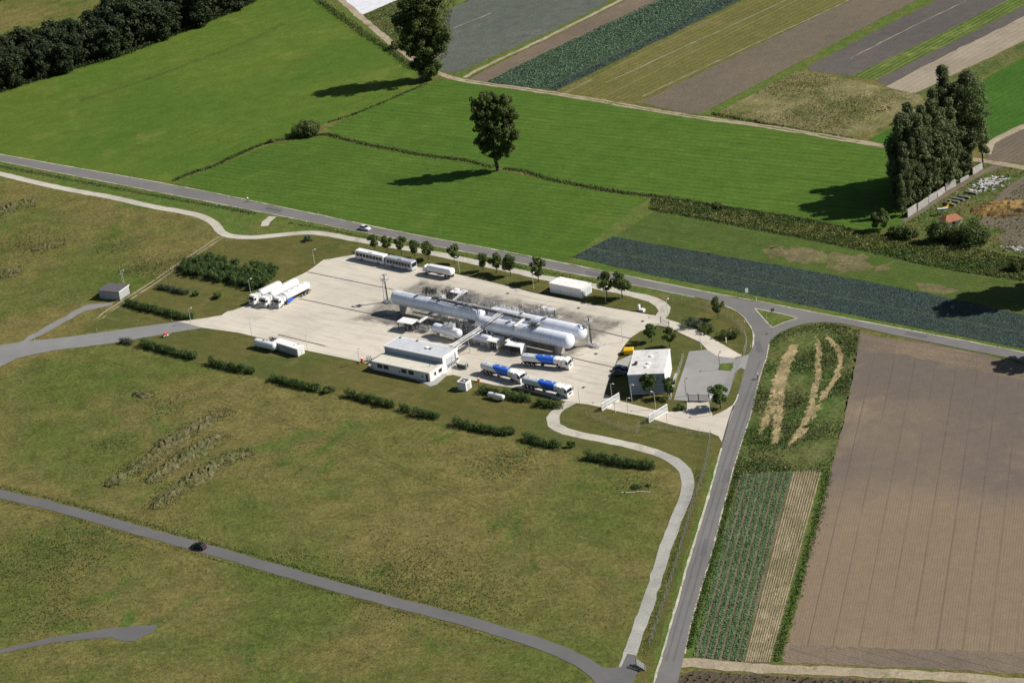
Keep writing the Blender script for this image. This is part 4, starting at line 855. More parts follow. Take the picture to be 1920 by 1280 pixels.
a = along([(1285, 1243), (1340, 1246), (1400, 1249), (1460, 1250)], 1500, 1.2); stuff('verge_weeds', a, .3, LDG, 1, False, (.03, .3))
crop('leafy_crop', [(1270, 1290), (1275, 1268), (1300, 1259), (1500, 1270), (1700, 1278), (1940, 1297), (1940, 1310)], hd(P(1300, 1280), P(1316, 1262)), 2.0, .9, .2, .5, LDG, 3)
a = rng.uniform(0, 1, (20000, 1))

# --- dry earth banks in the pasture
def bank(px, w, h):
    c = spline([P(u, v) for u, v in px], .8); vs = []; fs = []; K = 11
    for i, p in enumerate(c):
        a = c[max(0, i - 1)]; b = c[min(len(c) - 1, i + 1)]; d = (b - a)[:2]; d /= np.linalg.norm(d); n = np.array([-d[1], d[0]]); e = math.sin(math.pi * (i + .5) / len(c)) ** .5
        ww = w * e * (1 + .25 * math.sin(i * .35) + rng.normal() * .08)
        for k in range(K):
            t = 2 * k / (K - 1) - 1; z = h * e * (1 - t * t) * (1 + rng.normal() * .28 + .35 * math.sin(i * .5 + k)) if abs(t) < 1 else -.05
            q = p[:2] + n * ww * t * .5 + rng.normal(size=2) * .12; vs.append((q[0], q[1], max(-.05, z)))
    for i in range(len(c) - 1):
        for k in range(K - 1): fs.append((i * K + k, i * K + k + 1, (i + 1) * K + k + 1, (i + 1) * K + k))
    o = link('earth_bank', vs, fs, MT['mound']); o['kind'] = 'structure'
    s = np.array(along(px, int(len(c) * 22), w * .55)); stuff('bank_weeds', s[::2], .28, L8, .6, False, (h * .1, h * .85))
    s = np.array(along(px, int(len(c) * 34), w * .8)); stuff('bank_weeds', s, .34, LP, .6, False, (0, h * .7))
bank([(200, 912), (225, 897), (258, 880)], 5.0, .8)
bank([(240, 890), (290, 852), (330, 824), (375, 797), (428, 767)], 7.0, .85)
bank([(275, 905), (310, 882), (345, 857), (385, 834), (418, 812)], 7.5, 1.0)
bank([(290, 955), (310, 932), (350, 907), (390, 882), (420, 862), (478, 850)], 7.0, .95)
bank([(250, 738), (272, 742), (290, 740)], 3, .5)
bank([(-10, 402), (30, 388), (68, 378)], 8, 1.4); bank([(-10, 522), (20, 512), (44, 506)], 6, 1.2); bank([(60, 470), (90, 462), (125, 455)], 6, .8)
# ---------------------------------------------------------------- storage tanks
def capsule(L, r, n=28, cap=.32, k=6):
    """horizontal dished-end vessel along x, centred on the axis, from 0 to L"""
    secs = []; e = r * cap * 2
    for i in range(k + 1):
        t = math.pi / 2 * i / k; secs.append((e - e * math.cos(t), max(.03, r * math.sin(t))))
    secs += [(L * .25, r), (L * .5, r), (L * .75, r)] + [(L - x, rr) for x, rr in secs[::-1]]
    return [[(x, rr * math.cos(2 * math.pi * j / n), rr * math.sin(2 * math.pi * j / n)) for j in range(n)] for x, rr in secs]
def axis(a, b, z):
    A, B = P(a[0], a[1], z), P(b[0], b[1], z); return A, B, hd(A, B), float(np.linalg.norm(B - A))
def big_tank(label, a, b, r, zc, saddles, domes, ladder=None):
    A, B, h, L = axis(a, b, zc); t = thing('gas_tank', label, 'storage tank', (A[0], A[1], .1), AH, 'big white storage tanks')
    m = MB().loft(capsule(L, r)); m.v = [(x, y, z + zc) for x, y, z in m.v]; s = m.obj('vessel', MT['tankw'], t, True)
    w = MB()
    for x in np.linspace(L * .08, L * .92, 9):
        q = [(x + dx, (r + .012) * math.cos(6.2832 * j / 28), zc + (r + .012) * math.sin(6.2832 * j / 28)) for dx in (-.06, .06) for j in range(28)]
        w.add(q, [(j, (j + 1) % 28, 28 + (j + 1) % 28, 28 + j) for j in range(28)])
    w.obj('weld_seams', MT['roofl'], s)
    for f in saddles:
        x = L * f; q = MB(); q.box(x - .45, x + .45, -r * .82, r * .82, 0, zc - r * .55); q.obj('saddle', MT['conc'], t)
    for f in domes:
        x = L * f; q = MB().tube((x, 0, zc + r - .1), (x, 0, zc + r + .45), .45, n=12); q.tube((x, 0, zc + r + .45), (x, 0, zc + r + .55), .6, n=12); q.obj('manhole', MT['steel'], t)
    rail = MB()
    for s_ in (-.5, .5): rail.tube((L * .12, s_, zc + r + .02), (L * .5, s_, zc + r + .02), .03, n=5)
    rail.obj('top_rail', MT['steel'], t)
    return t, L
tA, LA = big_tank('big white storage tank on the left, standing before the other two', (737, 556.5), (905, 592.5), 2.15, 4.4, (.12, .88), (.3, .55, .75))
tB, LB = big_tank('front one of the two parallel white tanks, nearer the parked tankers', (898, 604), (1076, 640), 2.15, 4.3, (.1, .86), (.35, .62))
tC, LC_ = big_tank('rear one of the two parallel white tanks, partly under the pipe walkway', (919, 588), (1098, 625.5), 2.15, 4.3, (.1, .86), (.35, .6))
for tt, nm in ((tA, 'A'),):
    m = MB(); x0, x1 = LA * .28, LA * .98; m.box(x0, x1, -3.0, -2.35, 2.2, 2.38)
    for k in range(8): x = x0 + (x1 - x0) * k / 7; m.tube((x, -2.7, 0), (x, -2.7, 2.2), .06, n=5)
    m.obj('side_gallery', MT['palep'], tt)
def small_tank(label, a, b, r, zc, mat='tankw', group=None, name='gas_tank', gear=True):
    A, B, h, L = axis(a, b, zc); t = thing(name, label, 'storage tank', (A[0], A[1], .05), h, group)
    m = MB().loft(capsule(L, r, 20)); m.v = [(x, y, z + zc) for x, y, z in m.v]; m.obj('vessel', MT[mat], t, True)
    for f in (.18, .82): MB().box(L * f - .15, L * f + .15, -r * .7, r * .7, 0, zc - r * .5).obj('saddle', MT['conc'] if r > .8 else MT['dsteel'], t)
    if gear:
        q = MB().tube((L * .45, 0, zc + r - .05), (L * .45, 0, zc + r + .3), .22, n=10); q.tube((L * .6, 0, zc + r - .05), (L * .6, 0, zc + r + .45), .07, n=6); q.obj('valve', MT['dsteel'], t)
    return t, L
small_tank('short grey white tank in front of the big left tank, beside the pipe bridge', (813, 613), (864, 626.5), 1.35, 2.3, group='short service tanks')
small_tank('short shaded tank under the pipe bridge, left of the pump house', (886, 629), (922, 638), 1.2, 2.0, group='short service tanks')
small_tank('small white gas tank on the mown lawn below the hedge', (915, 738.5), (945.5, 745.5), .72, 1.1, 'white', gear=True)
t, L = small_tank('white round tank lying on the lawn against the white container', (478, 640.5), (518, 650.5), 1.15, 1.5, 'white')

# ---------------------------------------------------------------- pipework
def pipe_run(name, label, cat, pts, pipes, sup=6.0, wid=1.0, mat='steel', walk=True, group=None, zend=None):
    o = pts[0]; q = [np.array(p) - np.array([o[0], o[1], 0]) for p in pts]
    t = thing(name, label, cat, (o[0], o[1], .1), 0, group)
    for k in range(pipes):
        off = (k - (pipes - 1) / 2) * wid / max(1, pipes - 1); m = MB()
        pp = []
        for i, p in enumerate(q):
            a = q[max(0, i - 1)]; b = q[min(len(q) - 1, i + 1)]; d = (b - a)[:2]; d /= np.linalg.norm(d); pp.append((p[0] - d[1] * off, p[1] + d[0] * off, p[2] + .15))
        m.path(pp, .08 + .05 * ((k + 1) % 2)); m.obj('pipe', MT[('dsteel', mat, 'steel', 'white')[k % 4]], t)
    m = MB()
    for a, b in zip(q, q[1:]):
        d = b - a; L = np.linalg.norm(d); u = d / L; n = np.array([-u[1], u[0], 0]); k = max(1, int(L / 1.5))
        for i in range(k + 1):
            c = a + d * i / k; m.tube(c - n * wid * .6, c + n * wid * .6, .06, n=4)
        for s in (-.6, .6): m.tube(a + n * wid * s, b + n * wid * s, .07, n=4)
    m.obj('cable_tray', MT['dsteel' if mat == 'dsteel' else 'steel'], t)
    for a, b in zip(q, q[1:]):
        d = b - a; L = np.linalg.norm(d[:2]); k = max(1, int(L / sup))
        for i in range(k):
            c = a + d * (i + .5) / k
            if c[2] > 1: MB().tube((c[0], c[1], 0), (c[0], c[1], c[2]), .11, n=6).obj('support', MT['steel'], t)
    return t
zt = 6.9
pipe_run('pipe_bridge', 'long dark pipe bridge running above the rear side of the big tanks', 'pipe bridge', [P(812, 558, zt), P(890, 575.5, zt), P(942, 587.5, zt), P(996, 600, zt)], 4, 9, 1.3, 'dsteel')
pipe_run('pipe_bridge', 'sloping white pipe bridge from the workshop hall roof up over the tanks', 'pipe bridge', [P(849, 650, 4.9), P(905, 614.5, 5.0), P(917, 604.5, 6.9), P(941, 587.5, 6.9)], 4, 9, 1.9, 'white')
pipe_run('pipe_bridge', 'pipe branch from the left tank gallery down to the front left canopy', 'pipe bridge', [P(815, 584, 2.6), P(784, 605, 2.6)], 4, 5, 1.1, 'white')
pipe_run('pipe_bridge', 'pipe branch from the left tank to the canopy behind it', 'pipe bridge', [P(846, 568, 6.3), P(864, 553, 2.8)], 3, 20, .9, 'white')
pipe_run('pipe_bridge', 'pipe branch crossing over the two parallel tanks to the front canopy', 'pipe bridge', [P(983, 598, 6.9), P(964, 612, 6.8), P(964, 629, 3.0), P(948, 641, 2.8)], 4, 20, 1.0, 'white')
pipe_run('pipe_bridge', 'pipe branch between the rear parallel tank and the canopy behind it', 'pipe bridge', [P(1003, 613, 6.6), P(1032, 594, 3.0)], 3, 20, .9, 'white')
pipe_run('pipe_bridge', 'low pair of pipes reaching out behind the right canopy', 'pipe bridge', [P(1040, 600, .9), P(1053, 592, .9)], 2, 4, .7, 'palep')
pipe_run('pipe_bridge', 'low pipes leading from the hall corner towards the apron', 'pipe bridge', [P(858, 659, 1.2), P(876, 648, .8)], 4, 5, 1.2, 'dsteel')
def manifold(label, px, z, L, W, H, n, mat='steel', rz=AH):
    t = thing('valve_manifold', label, 'pipework', (*P(px[0], px[1], z)[:2], z), rz, 'tangles of valves and pipes around the tanks')
    m = MB(); w = MB()
    for _ in range(int(n * 2.6)):
        x, y = rng.uniform(-L, L) / 2, rng.uniform(-W, W) / 2; h = H * rng.uniform(.4, 1)
        m.tube((x, y, 0), (x, y, h), rng.uniform(.04, .09), n=5)
        if rng.random() < .6: x2 = min(L / 2, x + rng.uniform(.6, 2)); m.tube((x, y, h), (x2, y, h), .05, n=5); m.tube((x2, y, h), (x2, y, h * .2), .05, n=5)
        else: m.tube((x, y, h * .8), (x, y + rng.uniform(-1.2, 1.2), h * .8), .05, n=5)
    m.obj('pipe_stack', MT[mat], t)
    for _ in range(max(3, n // 4)):
        x, y, z0 = rng.uniform(-L, L) / 2, rng.uniform(-W, W) / 2, H * rng.uniform(.5, 1)
        w.tube((x, y, z0), (x, y, z0 + .06), .22, n=10)
    w.obj('hand_wheels', MT['dsteel'], t)
    b = MB()
    for s in (-1, 1):
        b.tube((-L / 2, s * W / 2, H * .55), (L / 2, s * W / 2, H * .55), .035, n=4); b.tube((-L / 2, s * W / 2, H * .3), (L / 2, s * W / 2, H * .3), .03, n=4)
        for x in np.linspace(-L / 2, L / 2, 5): b.tube((x, s * W / 2, 0), (x, s * W / 2, H * .57), .04, n=4)
    b.obj('guard_rail', MT['lamp'], t)
manifold('valve platform on top of the big left tank at its middle', (806, 552), 6.5, 4.5, 1.8, 2.2, 18, 'dsteel')
manifold('pipe tangle on top of the big left tank beside the long bridge', (826, 560), 6.3, 3, 1.6, 1.6, 14, 'white')
manifold('pipework right behind the big left tank below the rear canopy', (872, 566), .1, 9, 4, 3.2, 36, 'steel')
manifold('pipework behind the gap between left tank and parallel tanks', (925, 583), .1, 9, 3.5, 3.4, 34, 'steel')
manifold('pipe tangle under the front left canopy', (790, 618), .1, 6, 2.6, 1.8, 26, 'steel')
manifold('valves on top of the short grey white tank', (842, 613), 3.6, 4.0, 1.4, 1.5, 18, 'white')
manifold('pipework in front of the right end of the big left tank', (880, 621), .1, 7, 4, 3.0, 34, 'steel')
manifold('pipework cage around the shaded tank left of the pump house', (905, 641), .1, 7, 4.2, 2.8, 34, 'white')
manifold('large pipe tangle before the rear right canopy above the parallel tanks', (1018, 601), 2.0, 8, 4, 4.2, 40, 'steel')
manifold('pipe cluster on top of the front parallel tank at its middle', (1000, 613.5), 6.3, 3.2, 1.8, 1.3, 16, 'dsteel')
manifold('pipework under the canopy right of the pump house', (966, 663), .1, 4.5, 2, 1.6, 16, 'dsteel')
manifold('pipe frame in the gap right behind the front parallel tank', (955, 604), .1, 8, 1.2, 5.6, 26, 'white')
manifold('low pipework in front of the left tank gallery', (845, 606), .1, 8, 2.0, 1.6, 26, 'steel')
manifold('valves on top of the rear parallel tank near the long bridge', (972, 596), 6.4, 4, 1.2, 1.2, 14, 'white')
manifold('pipework just left of the rear middle canopy', (846, 559), .1, 5, 2.4, 3.0, 20, 'dsteel')
manifold('valve group on top of the left tank near its right end', (880, 577), 6.3, 4, 1.4, 1.4, 16, 'white')
manifold('pipework between the rear canopy and the two parallel tanks', (990, 592), .1, 8, 2.6, 3.0, 28, 'steel')
manifold('hoses and fittings beside the white tank lying on the lawn', (512, 641), .05, 2, 1.2, 1.8, 8, 'dsteel')
manifold('low pipe fittings at the foot of the right mast', (1116, 650), .1, 3, 1.6, .9, 12, 'white')
manifold('pipework at the foot of the left mast', (731, 566), .1, 3, 1.8, 1.4, 12, 'white')

# ---------------------------------------------------------------- masts, lamps
def mast(label, px, h, sc_=1.0):
    t = thing('water_cannon_mast', label, 'mast', (*P(*px)[:2], .1), AH, 'tall masts with a fire monitor head')
    MB().tube((0, 0, 0), (0, 0, h), .24, .17, n=10).obj('pole', MT['dsteel'], t)
    m = MB()
    for s in (-1, 1): m.tube((-.9, s * .35 - .3, 0), (-.55, s * .3 - .2, h * .93), .07, n=5)
    for k in range(18): z = h * .93 * k / 18; m.tube((-.9 + .35 * k / 18, -.62, z), (-.9 + .35 * k / 18, .05, z), .04, n=4)
    m.obj('ladder', MT['lamp'], t)
    q = MB().box(-.9, .9, -.9, .9, h * .86, h * .86 + .08)
    for x in (-.9, .9):
        for y in (-.9, .9): q.tube((x, y, h * .86), (x, y, h * .86 + 1.1), .045, n=4)
    for z in (.55, 1.1):
        for s in (-.9, .9): q.tube((-.9, s, h * .86 + z), (.9, s, h * .86 + z), .04, n=4); q.tube((s, -.9, h * .86 + z), (s, .9, h * .86 + z), .04, n=4)
    q.obj('platform', MT['steel'], t)
    n = MB().tube((0, 0, h), (.0, 0, h + .6), .22, n=8); n.tube((-.2, 0, h + .5), (1.3, 0, h + .95), .13, .08, n=8); n.tube((-.8, .2, h + .2), (-.3, 0, h + .4), .16, n=8); n.obj('monitor', MT['mon'], t)
    MB().box(-1.3, 1.3, -1.1, 1.1, 0, .35).obj('base', MT['conc'], t)
mast('left tall mast with platform near the left end of the big tank', (727.5, 567), 8.4)
mast('right tall mast with platform right of the two parallel tanks', (1109.5, 648), 8.4)
lamps = [(590, 496, 'lamp post on the lawn above the upper left apron corner'), (470.5, 552, 'lamp post on the lawn left of the three white tankers'), (358.5, 607, 'lamp post where the access road reaches the apron'),
         (577, 657, 'lamp post right of the white container'), (472.5, 630, 'lamp post at the lower apron edge above the round tank'), (675, 683, 'lamp post left of the office annex beside the orange drum'),
         (1001, 542, 'lamp post left of the long white garage'), (1136, 568, 'lamp post right of the long white garage'), (862, 511, 'lamp post right of the lone white tanker trailer'), (1252.5, 592, 'lamp post inside the bend of the pale path'),
         (1168, 642, 'lamp post at the right apron edge above the yellow skip'), (1185, 752, 'lamp post at the left front corner of the office'), (1178, 777, 'lamp post between the two raised white gates'), (1229.5, 767, 'lamp post in front of the blue grey office wall'),
         (1148, 750, 'lamp post right behind the left raised gate'), (1287, 743, 'dark pole on the parking lot left of the dark gate'), (1332, 779, 'white pole at the corner of the parking gate drive'), (1087, 757, 'lamp post at the tip of the nearest parked tanker'),
         (1315, 655, 'lamp post at the top of the parking lot'), (850, 700, 'lamp post right of the workshop hall front'), (233, 533, 'double lamp post behind the grey shed'), (1350, 693, 'pole at the corner of the little grass patch')]
lp = None
for i, (u, v, lab) in enumerate(lamps):
    if lp is None:
        lp = thing('lamp_post', lab, 'lamp post', P(u, v), 0, 'lamp posts around the apron'); MB().tube((0, 0, 0), (0, 0, 4.9), .085, .055, n=8).obj('pole', MT['lamp'], lp)
        m = MB().tube((0, 0, 4.85), (.7, 0, 5.0), .04, n=5); m.obj('arm', MT['lamp'], lp); m = MB().hexa([(.5, -.14, 4.93), (1.15, -.14, 4.98), (1.15, .14, 4.98), (.5, .14, 4.93)], [(.55, -.1, 5.08), (1.1, -.1, 5.1), (1.1, .1, 5.1), (.55, .1, 5.08)]); m.obj('lamp_head', MT['whitem'], lp)
    else:
        t = dup(lp, P(u, v), rng.choice([AH, AH + math.pi / 2, 2.4, .3]), lab)
        if 'dark pole' in lab or 'grass patch' in lab:
            for ch in t.children: ch.data = ch.data.copy(); ch.data.materials[0] = MT['dsteel']
posts = [(247, 333, 'far left roadside marker post north of the road'), (429, 371, 'roadside marker post left of the cyclist'), (597, 403, 'roadside marker post between cyclist and white car'), (946, 471, 'roadside marker post above the avenue trees'), (1418, 563, 'roadside marker post beside the tall white sign'),
         (1604, 592, 'roadside marker post along the dark crop, right part'), (1583, 612, 'roadside marker post at the corner of the rutted ground'), (1396, 604, 'marker post on the inner side of the road bend'), (1407, 651, 'marker post below the road bend'), (1331, 900, 'marker post left of the straight road'),
         (1262, 1144, 'marker post on the verge near the lower end of the straight road'), (1447, 608, 'marker post at the tip of the traffic island'), (1437, 597, 'marker post in the middle of the traffic island'), (182, 622, 'marker post beside the access road'), (323, 603, 'marker post near the red cart'), (575, 417, 'marker post beside the roadside ditch'), (407, 385, 'marker post on the ditch side below the cyclist'), (483, 436, 'white marker post near the path bend'), (65, 641, 'marker post at the far left of the access road')]
pp = None
for u, v, lab in posts:
    if pp is None:
        pp = thing('marker_post', lab, 'marker post', P(u, v), 0, 'white roadside marker posts'); MB().hexa([(-.07, -.06, 0), (.07, -.06, 0), (.07, .06, 0), (-.07, .06, 0)], [(-.06, -.04, 1.15), (.06, -.06, 1.1), (.06, .06, 1.0), (-.06, .04, 1.1)]).obj('post', MT['white'], pp)
        MB().box(-.076, .076, -.066, .066, .72, .92).obj('reflector_band', MT['dsteel'], pp)
    else: dup(pp, P(u, v), rng.uniform(0, 3), lab)
def sign(name, label, px, h, w, hh, mat, rz):
    t = thing(name, label, 'road sign', P(*px), rz); MB().tube((0, 0, 0), (0, 0, h), .05, n=6).obj('post', MT['steel'], t); MB().box(-w / 2, w / 2, -.03, .03, h - hh, h).obj('sign_panel', MT[mat], t); return t
sign('road_sign', 'white direction sign seen edge on beyond the road bend', (1401, 556), 2.6, .8, 1.3, 'white', .3)
sign('road_sign', 'dark backed sign on the edge of the traffic island', (1449, 590), 1.9, 1.0, .9, 'signblue', .2)
sign('road_sign', 'small dark sign at the mouth of the side road below the island', (1447, 625), 1.6, .5, .6, 'signblue', 1.2)
sign('road_sign', 'narrow white information board at the shrubs by the exit road', (1362, 643), 1.7, .3, 1.6, 'white', 1.0)

# ---------------------------------------------------------------- buildings
def frame(px, z):
    """rectangle from three roof corners FL, FR, BL -> origin (on ground), heading, length, width"""
    a, b, c = (P(u, v, z) for u, v in px); h = hd(a, b); L = np.linalg.norm(b - a); n = np.array([-math.sin(h), math.cos(h), 0]); W = float((c - a) @ n); return a, h, float(L), W
def win(parent, x, y, z, w, h, face='y-', mat='glass', name='window', fr=True):
    """window on a wall plane: frame part with a pane as its sub-part"""
    d = .06
    def bx(a0, a1, z0, z1, o0, o1):
        if face == 'y-': return MB().box(a0, a1, y - o1, y - o0, z0, z1)
        if face == 'x+': return MB().box(x + o0, x + o1, a0, a1, z0, z1)
        return MB().box(a0, a1, y + o0, y + o1, z0, z1)
    c = x if face[0] == 'y' else y
    f = bx(c - w / 2 - .07, c + w / 2 + .07, z - .07, z + h + .07, -.05, .03).obj(name, MT['white'], parent)
    bx(c - w / 2, c - .03, z, z + h, .03, .05).obj('pane', MT[mat], f); bx(c + .03, c + w / 2, z, z + h, .03, .05).obj('pane', MT[mat], f)
    return f
# workshop hall with annex
zh = 4.7
a, h, L, W = frame([(720, 648.3), (829, 670.8), (748.3, 630.8)], zh)
t = thing('workshop_hall', 'white flat roofed workshop hall with sectional gate and low office annex', 'building', (a[0], a[1], .1), h)
MB().box(0, L, 0, W, 0, zh - .35).obj('wall', MT['whitem'], t)
r = MB().box(-.15, L + .15, -.15, W + .15, zh - .345, zh).obj('roof', MT['whitem'], t)
MB().box(.25, L - .25, .25, W - .25, zh + .003, zh + .02).obj('roof_membrane', MT['roofl'], r)
MB().box(.05, L - .05, -.02, -.006, 2.7, zh - .36).obj('clerestory_cladding', MT['bluegrey'], t)
for fx, fy, s in ((.62, .5, .5), (.68, .52, .45), (.06, .9, .3), (.35, .93, .3)): MB().box(L * fx - s, L * fx + s, W * fy - s, W * fy + s, zh + .02, zh + .4).obj('roof_vent', MT['whitem' if s > .46 else 'conc'], t)
gm = MB().box(L + .005, L + .06, W * .22, W * .78, 0, 3.7)
g = gm.obj('sectional_gate', MT['roofl'], t)
for k in range(5):
    for rr in (0, 1): MB().box(L + .065, L + .08, W * .25 + k * W * .105, W * .25 + k * W * .105 + W * .08, .8 + rr * .5, 1.15 + rr * .5).obj('gate_window', MT['glass'], g)
MB().box(L + .005, L + .12, W * .80, W * .83, 0, 3.9).obj('downpipe', MT['dsteel'], t)
win(t, L, W * .92, 1.2, .7, .8, 'x+')
an = frame([(698, 676.7), (805, 700), (720, 665)], 2.75)
A2, h2, L2, W2 = an
cth, sth = math.cos(h), math.sin(h); rel = (A2 - a)[:2]; ax0 = rel[0] * cth + rel[1] * sth; ay0 = -rel[0] * sth + rel[1] * cth
ax1 = L
MB().box(ax0, ax1 - .003, ay0, -.003, 0, 2.5).obj('annex_wall', MT['whitem'], t)
if ax0 < 0: MB().box(ax0, -.003, .0, W * .0 + .01, 0, 2.5)
r = MB().box(ax0 - .2, ax1 + .1, ay0 - .2, -.02, 2.503, 2.75).obj('annex_roof', MT['whitem'], t); MB().box(ax0, ax1 - .1, ay0, -.05, 2.753, 2.775).obj('roof_membrane', MT['roofc'], r)
AL = ax1 - ax0
for f in (.095, .125, .155, .205, .235, .265, .52, .55, .58, .645, .675, .705): win(t, ax0 + AL * f, ay0, 1.0, .62, 1.15)
for f in (.475, .87): win(t, ax0 + AL * f, ay0, .9, .45, .55)
MB().box(ax0 + AL * .93, ax0 + AL * .965, ay0 - .05, ay0 - .004, 0, 2.0).obj('door', MT['dsteel'], t)
for f in (.2, .3, .62): win(t, ax1 - .003, ay0 * f + (ay0 * .0), 1.0, .8, 1.0, 'x+')
MB().tube((ax0 + AL * .88, ay0 * .45, 2.77), (ax0 + AL * .88, ay0 * .45, 3.5), .09, n=8).obj('roof_pipe', MT['dsteel'], t)
# canopy lean-to right of the hall
t = thing('equipment_rack', 'low dark equipment rack standing right of the workshop hall', 'rack', (*P(868, 689)[:2], .1), AH)
MB().box(-1.4, 1.4, -.8, .8, 0, 1.3).obj('cabinet', MT['dsteel'], t); MB().box(-1.6, 1.6, -1, 1, 1.305, 1.4).obj('top_plate', MT['palep'], t)
MB().tube((1.9, -.6, 0), (1.9, -.6, 1.6), .25, n=10).obj('gas_bottle', MT['steel'], t)
# office
zo = 6.0
a, h, L, W = frame([(1177, 702.5), (1245.5, 699.5), (1193, 657.5)], zo)
t = thing('office_building', 'two storey white office block with patched flat roof and blue grey front', 'building', (a[0], a[1], .1), h)
MB().box(0, L, 0, W, 0, zo - .3).obj('wall', MT['white'], t)
r = MB().box(-.1, L + .1, -.1, W + .1, zo - .297, zo).obj('roof', MT['white'], t); MB().box(.2, L - .2, .2, W - .2, zo + .003, zo + .02).obj('roof_membrane', MT['roofw'], r)
MB().box(.02, L - .02, -.05, -.004, .25, zo - .31).obj('front_cladding', MT['bluegrey'], t)
MB().box(.02, L - .02, -.09, -.054, 2.75, 2.95).obj('trim_strip', MT['roofl'], t)
for k in range(9): MB().box(.02, L - .02, -.065, -.054, .55 + k * .58, .58 + k * .58).obj('cladding_joint', MT['steel'], t) if k != 4 else None
for fx, fy in ((.52, .72), (.5, .42), (.47, .27)): q = MB().tube((L * fx, W * fy, zo + .02), (L * fx, W * fy, zo + .35), .62, .5, n=14); q.obj('skylight', MT['whitem'], t)
q = MB().tube((L * .16, W * .42, zo + .02), (L * .16, W * .42, zo + .7), .45, n=10); q.box(L * .16 - .6, L * .16 + .2, W * .42 - .9, W * .42 - .4, zo + .02, zo + .5); q.obj('roof_unit', MT['dsteel'], t)
for f in (.2, .5, .8):
    for z in (1.0, 3.9): win(t, 0, W * f, z, 1.3, 1.2, 'x+') if False else None
MB().box(L * .7, L * .86, -.075, -.066, 4.35, 4.6).obj('wall_vent', MT['dsteel'], t)
MB().box(L * .08, L * .72, W + .003, W + 2.6, 0, 4.2).obj('rear_annex', MT['white'], t); MB().box(L * .06, L * .74, W + .105, W + 2.7, 4.203, 4.4).obj('rear_annex_roof', MT['white'], t)
MB().box(L + .003, L + 1.6, W * .35, W * .45, 0, .3).obj('entrance_step', MT['conc'], t)
MB().box(L + .003, L + .06, W * .36, W * .44, .3, 2.4).obj('door', MT['roofl'], t)
# garage
zg = 3.0
a, h, L, W = frame([(1029.7, 530.8), (1089, 542.5), (1048.8, 519.2)], zg)
t = thing('garage', 'long windowless white flat roofed garage beside the avenue trees', 'building', (a[0], a[1], .1), h)
MB().box(0, L, 0, W, 0, zg - .25).obj('wall', MT['white'], t); r = MB().box(-.12, L + .12, -.12, W + .12, zg - .247, zg).obj('roof', MT['whitem'], t)
MB().box(.15, L - .15, .15, W - .15, zg + .003, zg + .015).obj('roof_membrane', MT['whitem'], r)
for k in range(1, 3): MB().box(L * k / 3 - .04, L * k / 3 + .04, -.02, -.003, 0, zg - .26).obj('panel_joint', MT['roofl'], t)
for x in (.4, L - .4): MB().box(x - .12, x + .12, W - .5, W - .26, zg + .016, zg + .2).obj('roof_outlet', MT['steel'], t)
for k in (0, 1): MB().box(L + .003, L + .05, W * (.08 + .46 * k), W * (.46 + .46 * k), 0, 2.3).obj('garage_door', MT['roofl'], t)
# shed left
a, h, L, W = frame([(185, 543.8), (222.5, 547), (205, 531)], 2.9)
t = thing('shed', 'grey wooden shed with dark flat roof at the end of the branch road', 'shed', (a[0], a[1], .05), h)
MB().box(0, L, 0, W, 0, 2.6).obj('wall', MT['shedw'], t); MB().hexa([(-.2, -.2, 2.6), (L + .2, -.2, 2.6), (L + .2, W + .2, 2.75), (-.2, W + .2, 2.75)], [(-.2, -.2, 2.8), (L + .2, -.2, 2.8), (L + .2, W + .2, 2.95), (-.2, W + .2, 2.95)]).obj('roof', MT['roofd'], t)
MB().box(L * .08, L * .22, -.05, -.003, 0, 2.1).obj('door', MT['bluegrey'], t); MB().box(L + .2, L + .24, -.22, W + .2, 2.6, 2.95).obj('roof_trim', MT['white'], t)
for k in range(6): MB().box(L + .002, L + .03, W * (k + .5) / 6 - .03, W * (k + .5) / 6 + .03, 0, 2.58).obj('batten', MT['steel'], t)
# container and cabinet, pump house, hut
a, h, L, W = frame([(511.7, 640), (556.7, 654.5), (527, 634.5)], 2.5)
t = thing('storage_container', 'white roofed storage container with dark ribbed side on the lawn', 'container', (a[0], a[1], .05), h)
MB().box(0, L, 0, W, .1, 2.4).obj('body', MT['white'], t)
m = MB()
for k in range(24): m.box(L * (k + .2) / 24, L * (k + .7) / 24, -.06, -.003, .15, 2.25)
m.obj('ribbed_side', MT['steel'], t); MB().box(-.1, L + .1, -.1, W + .1, 2.403, 2.5).obj('roof', MT['white'], t)
MB().tube((L * .75, W * .5, 2.5), (L * .75, W * .5, 2.8), .12, n=8).obj('vent', MT['steel'], t)
for k in (0, 1): MB().box(L + .003, L + .05, W * (.04 + .48 * k), W * (.48 + .48 * k), .2, 2.3).obj('door', MT['whitem'], t)
a, h, L, W = frame([(856.5, 715.5), (872.5, 718.3), (866, 708)], 2.5)
t = thing('transformer_cabinet', 'square white concrete cabinet with dark sunken roof on the lawn', 'cabinet', (a[0], a[1], .05), h)
MB().box(0, L, 0, W, 0, 2.3).obj('wall', MT['white'], t)
q = MB()
for b in ((-.05, L + .05, -.05, .2), (-.05, L + .05, W - .2, W + .05), (-.05, .2, .203, W - .203), (L - .2, L + .05, .203, W - .203)): q.box(b[0], b[1], b[2], b[3], 2.303, 2.55)
q.obj('roof_rim', MT['white'], t); MB().box(.22, L - .22, .22, W - .22, 2.303, 2.36).obj('sunken_roof', MT['roofd'], t); MB().box(L * .45, L * .6, W * .4, W * .55, 2.363, 2.6).obj('roof_vent', MT['white'], t)
MB().box(L + .003, L + .04, W * .25, W * .75, .1, 2.0).obj('door', MT['roofl'], t)
a, h, L, W = frame([(913, 638), (930, 641.5), (927, 628.5)], 2.7)
t = thing('pump_house', 'small white pump house open on its dark front side', 'pump house', (a[0], a[1], .1), h)
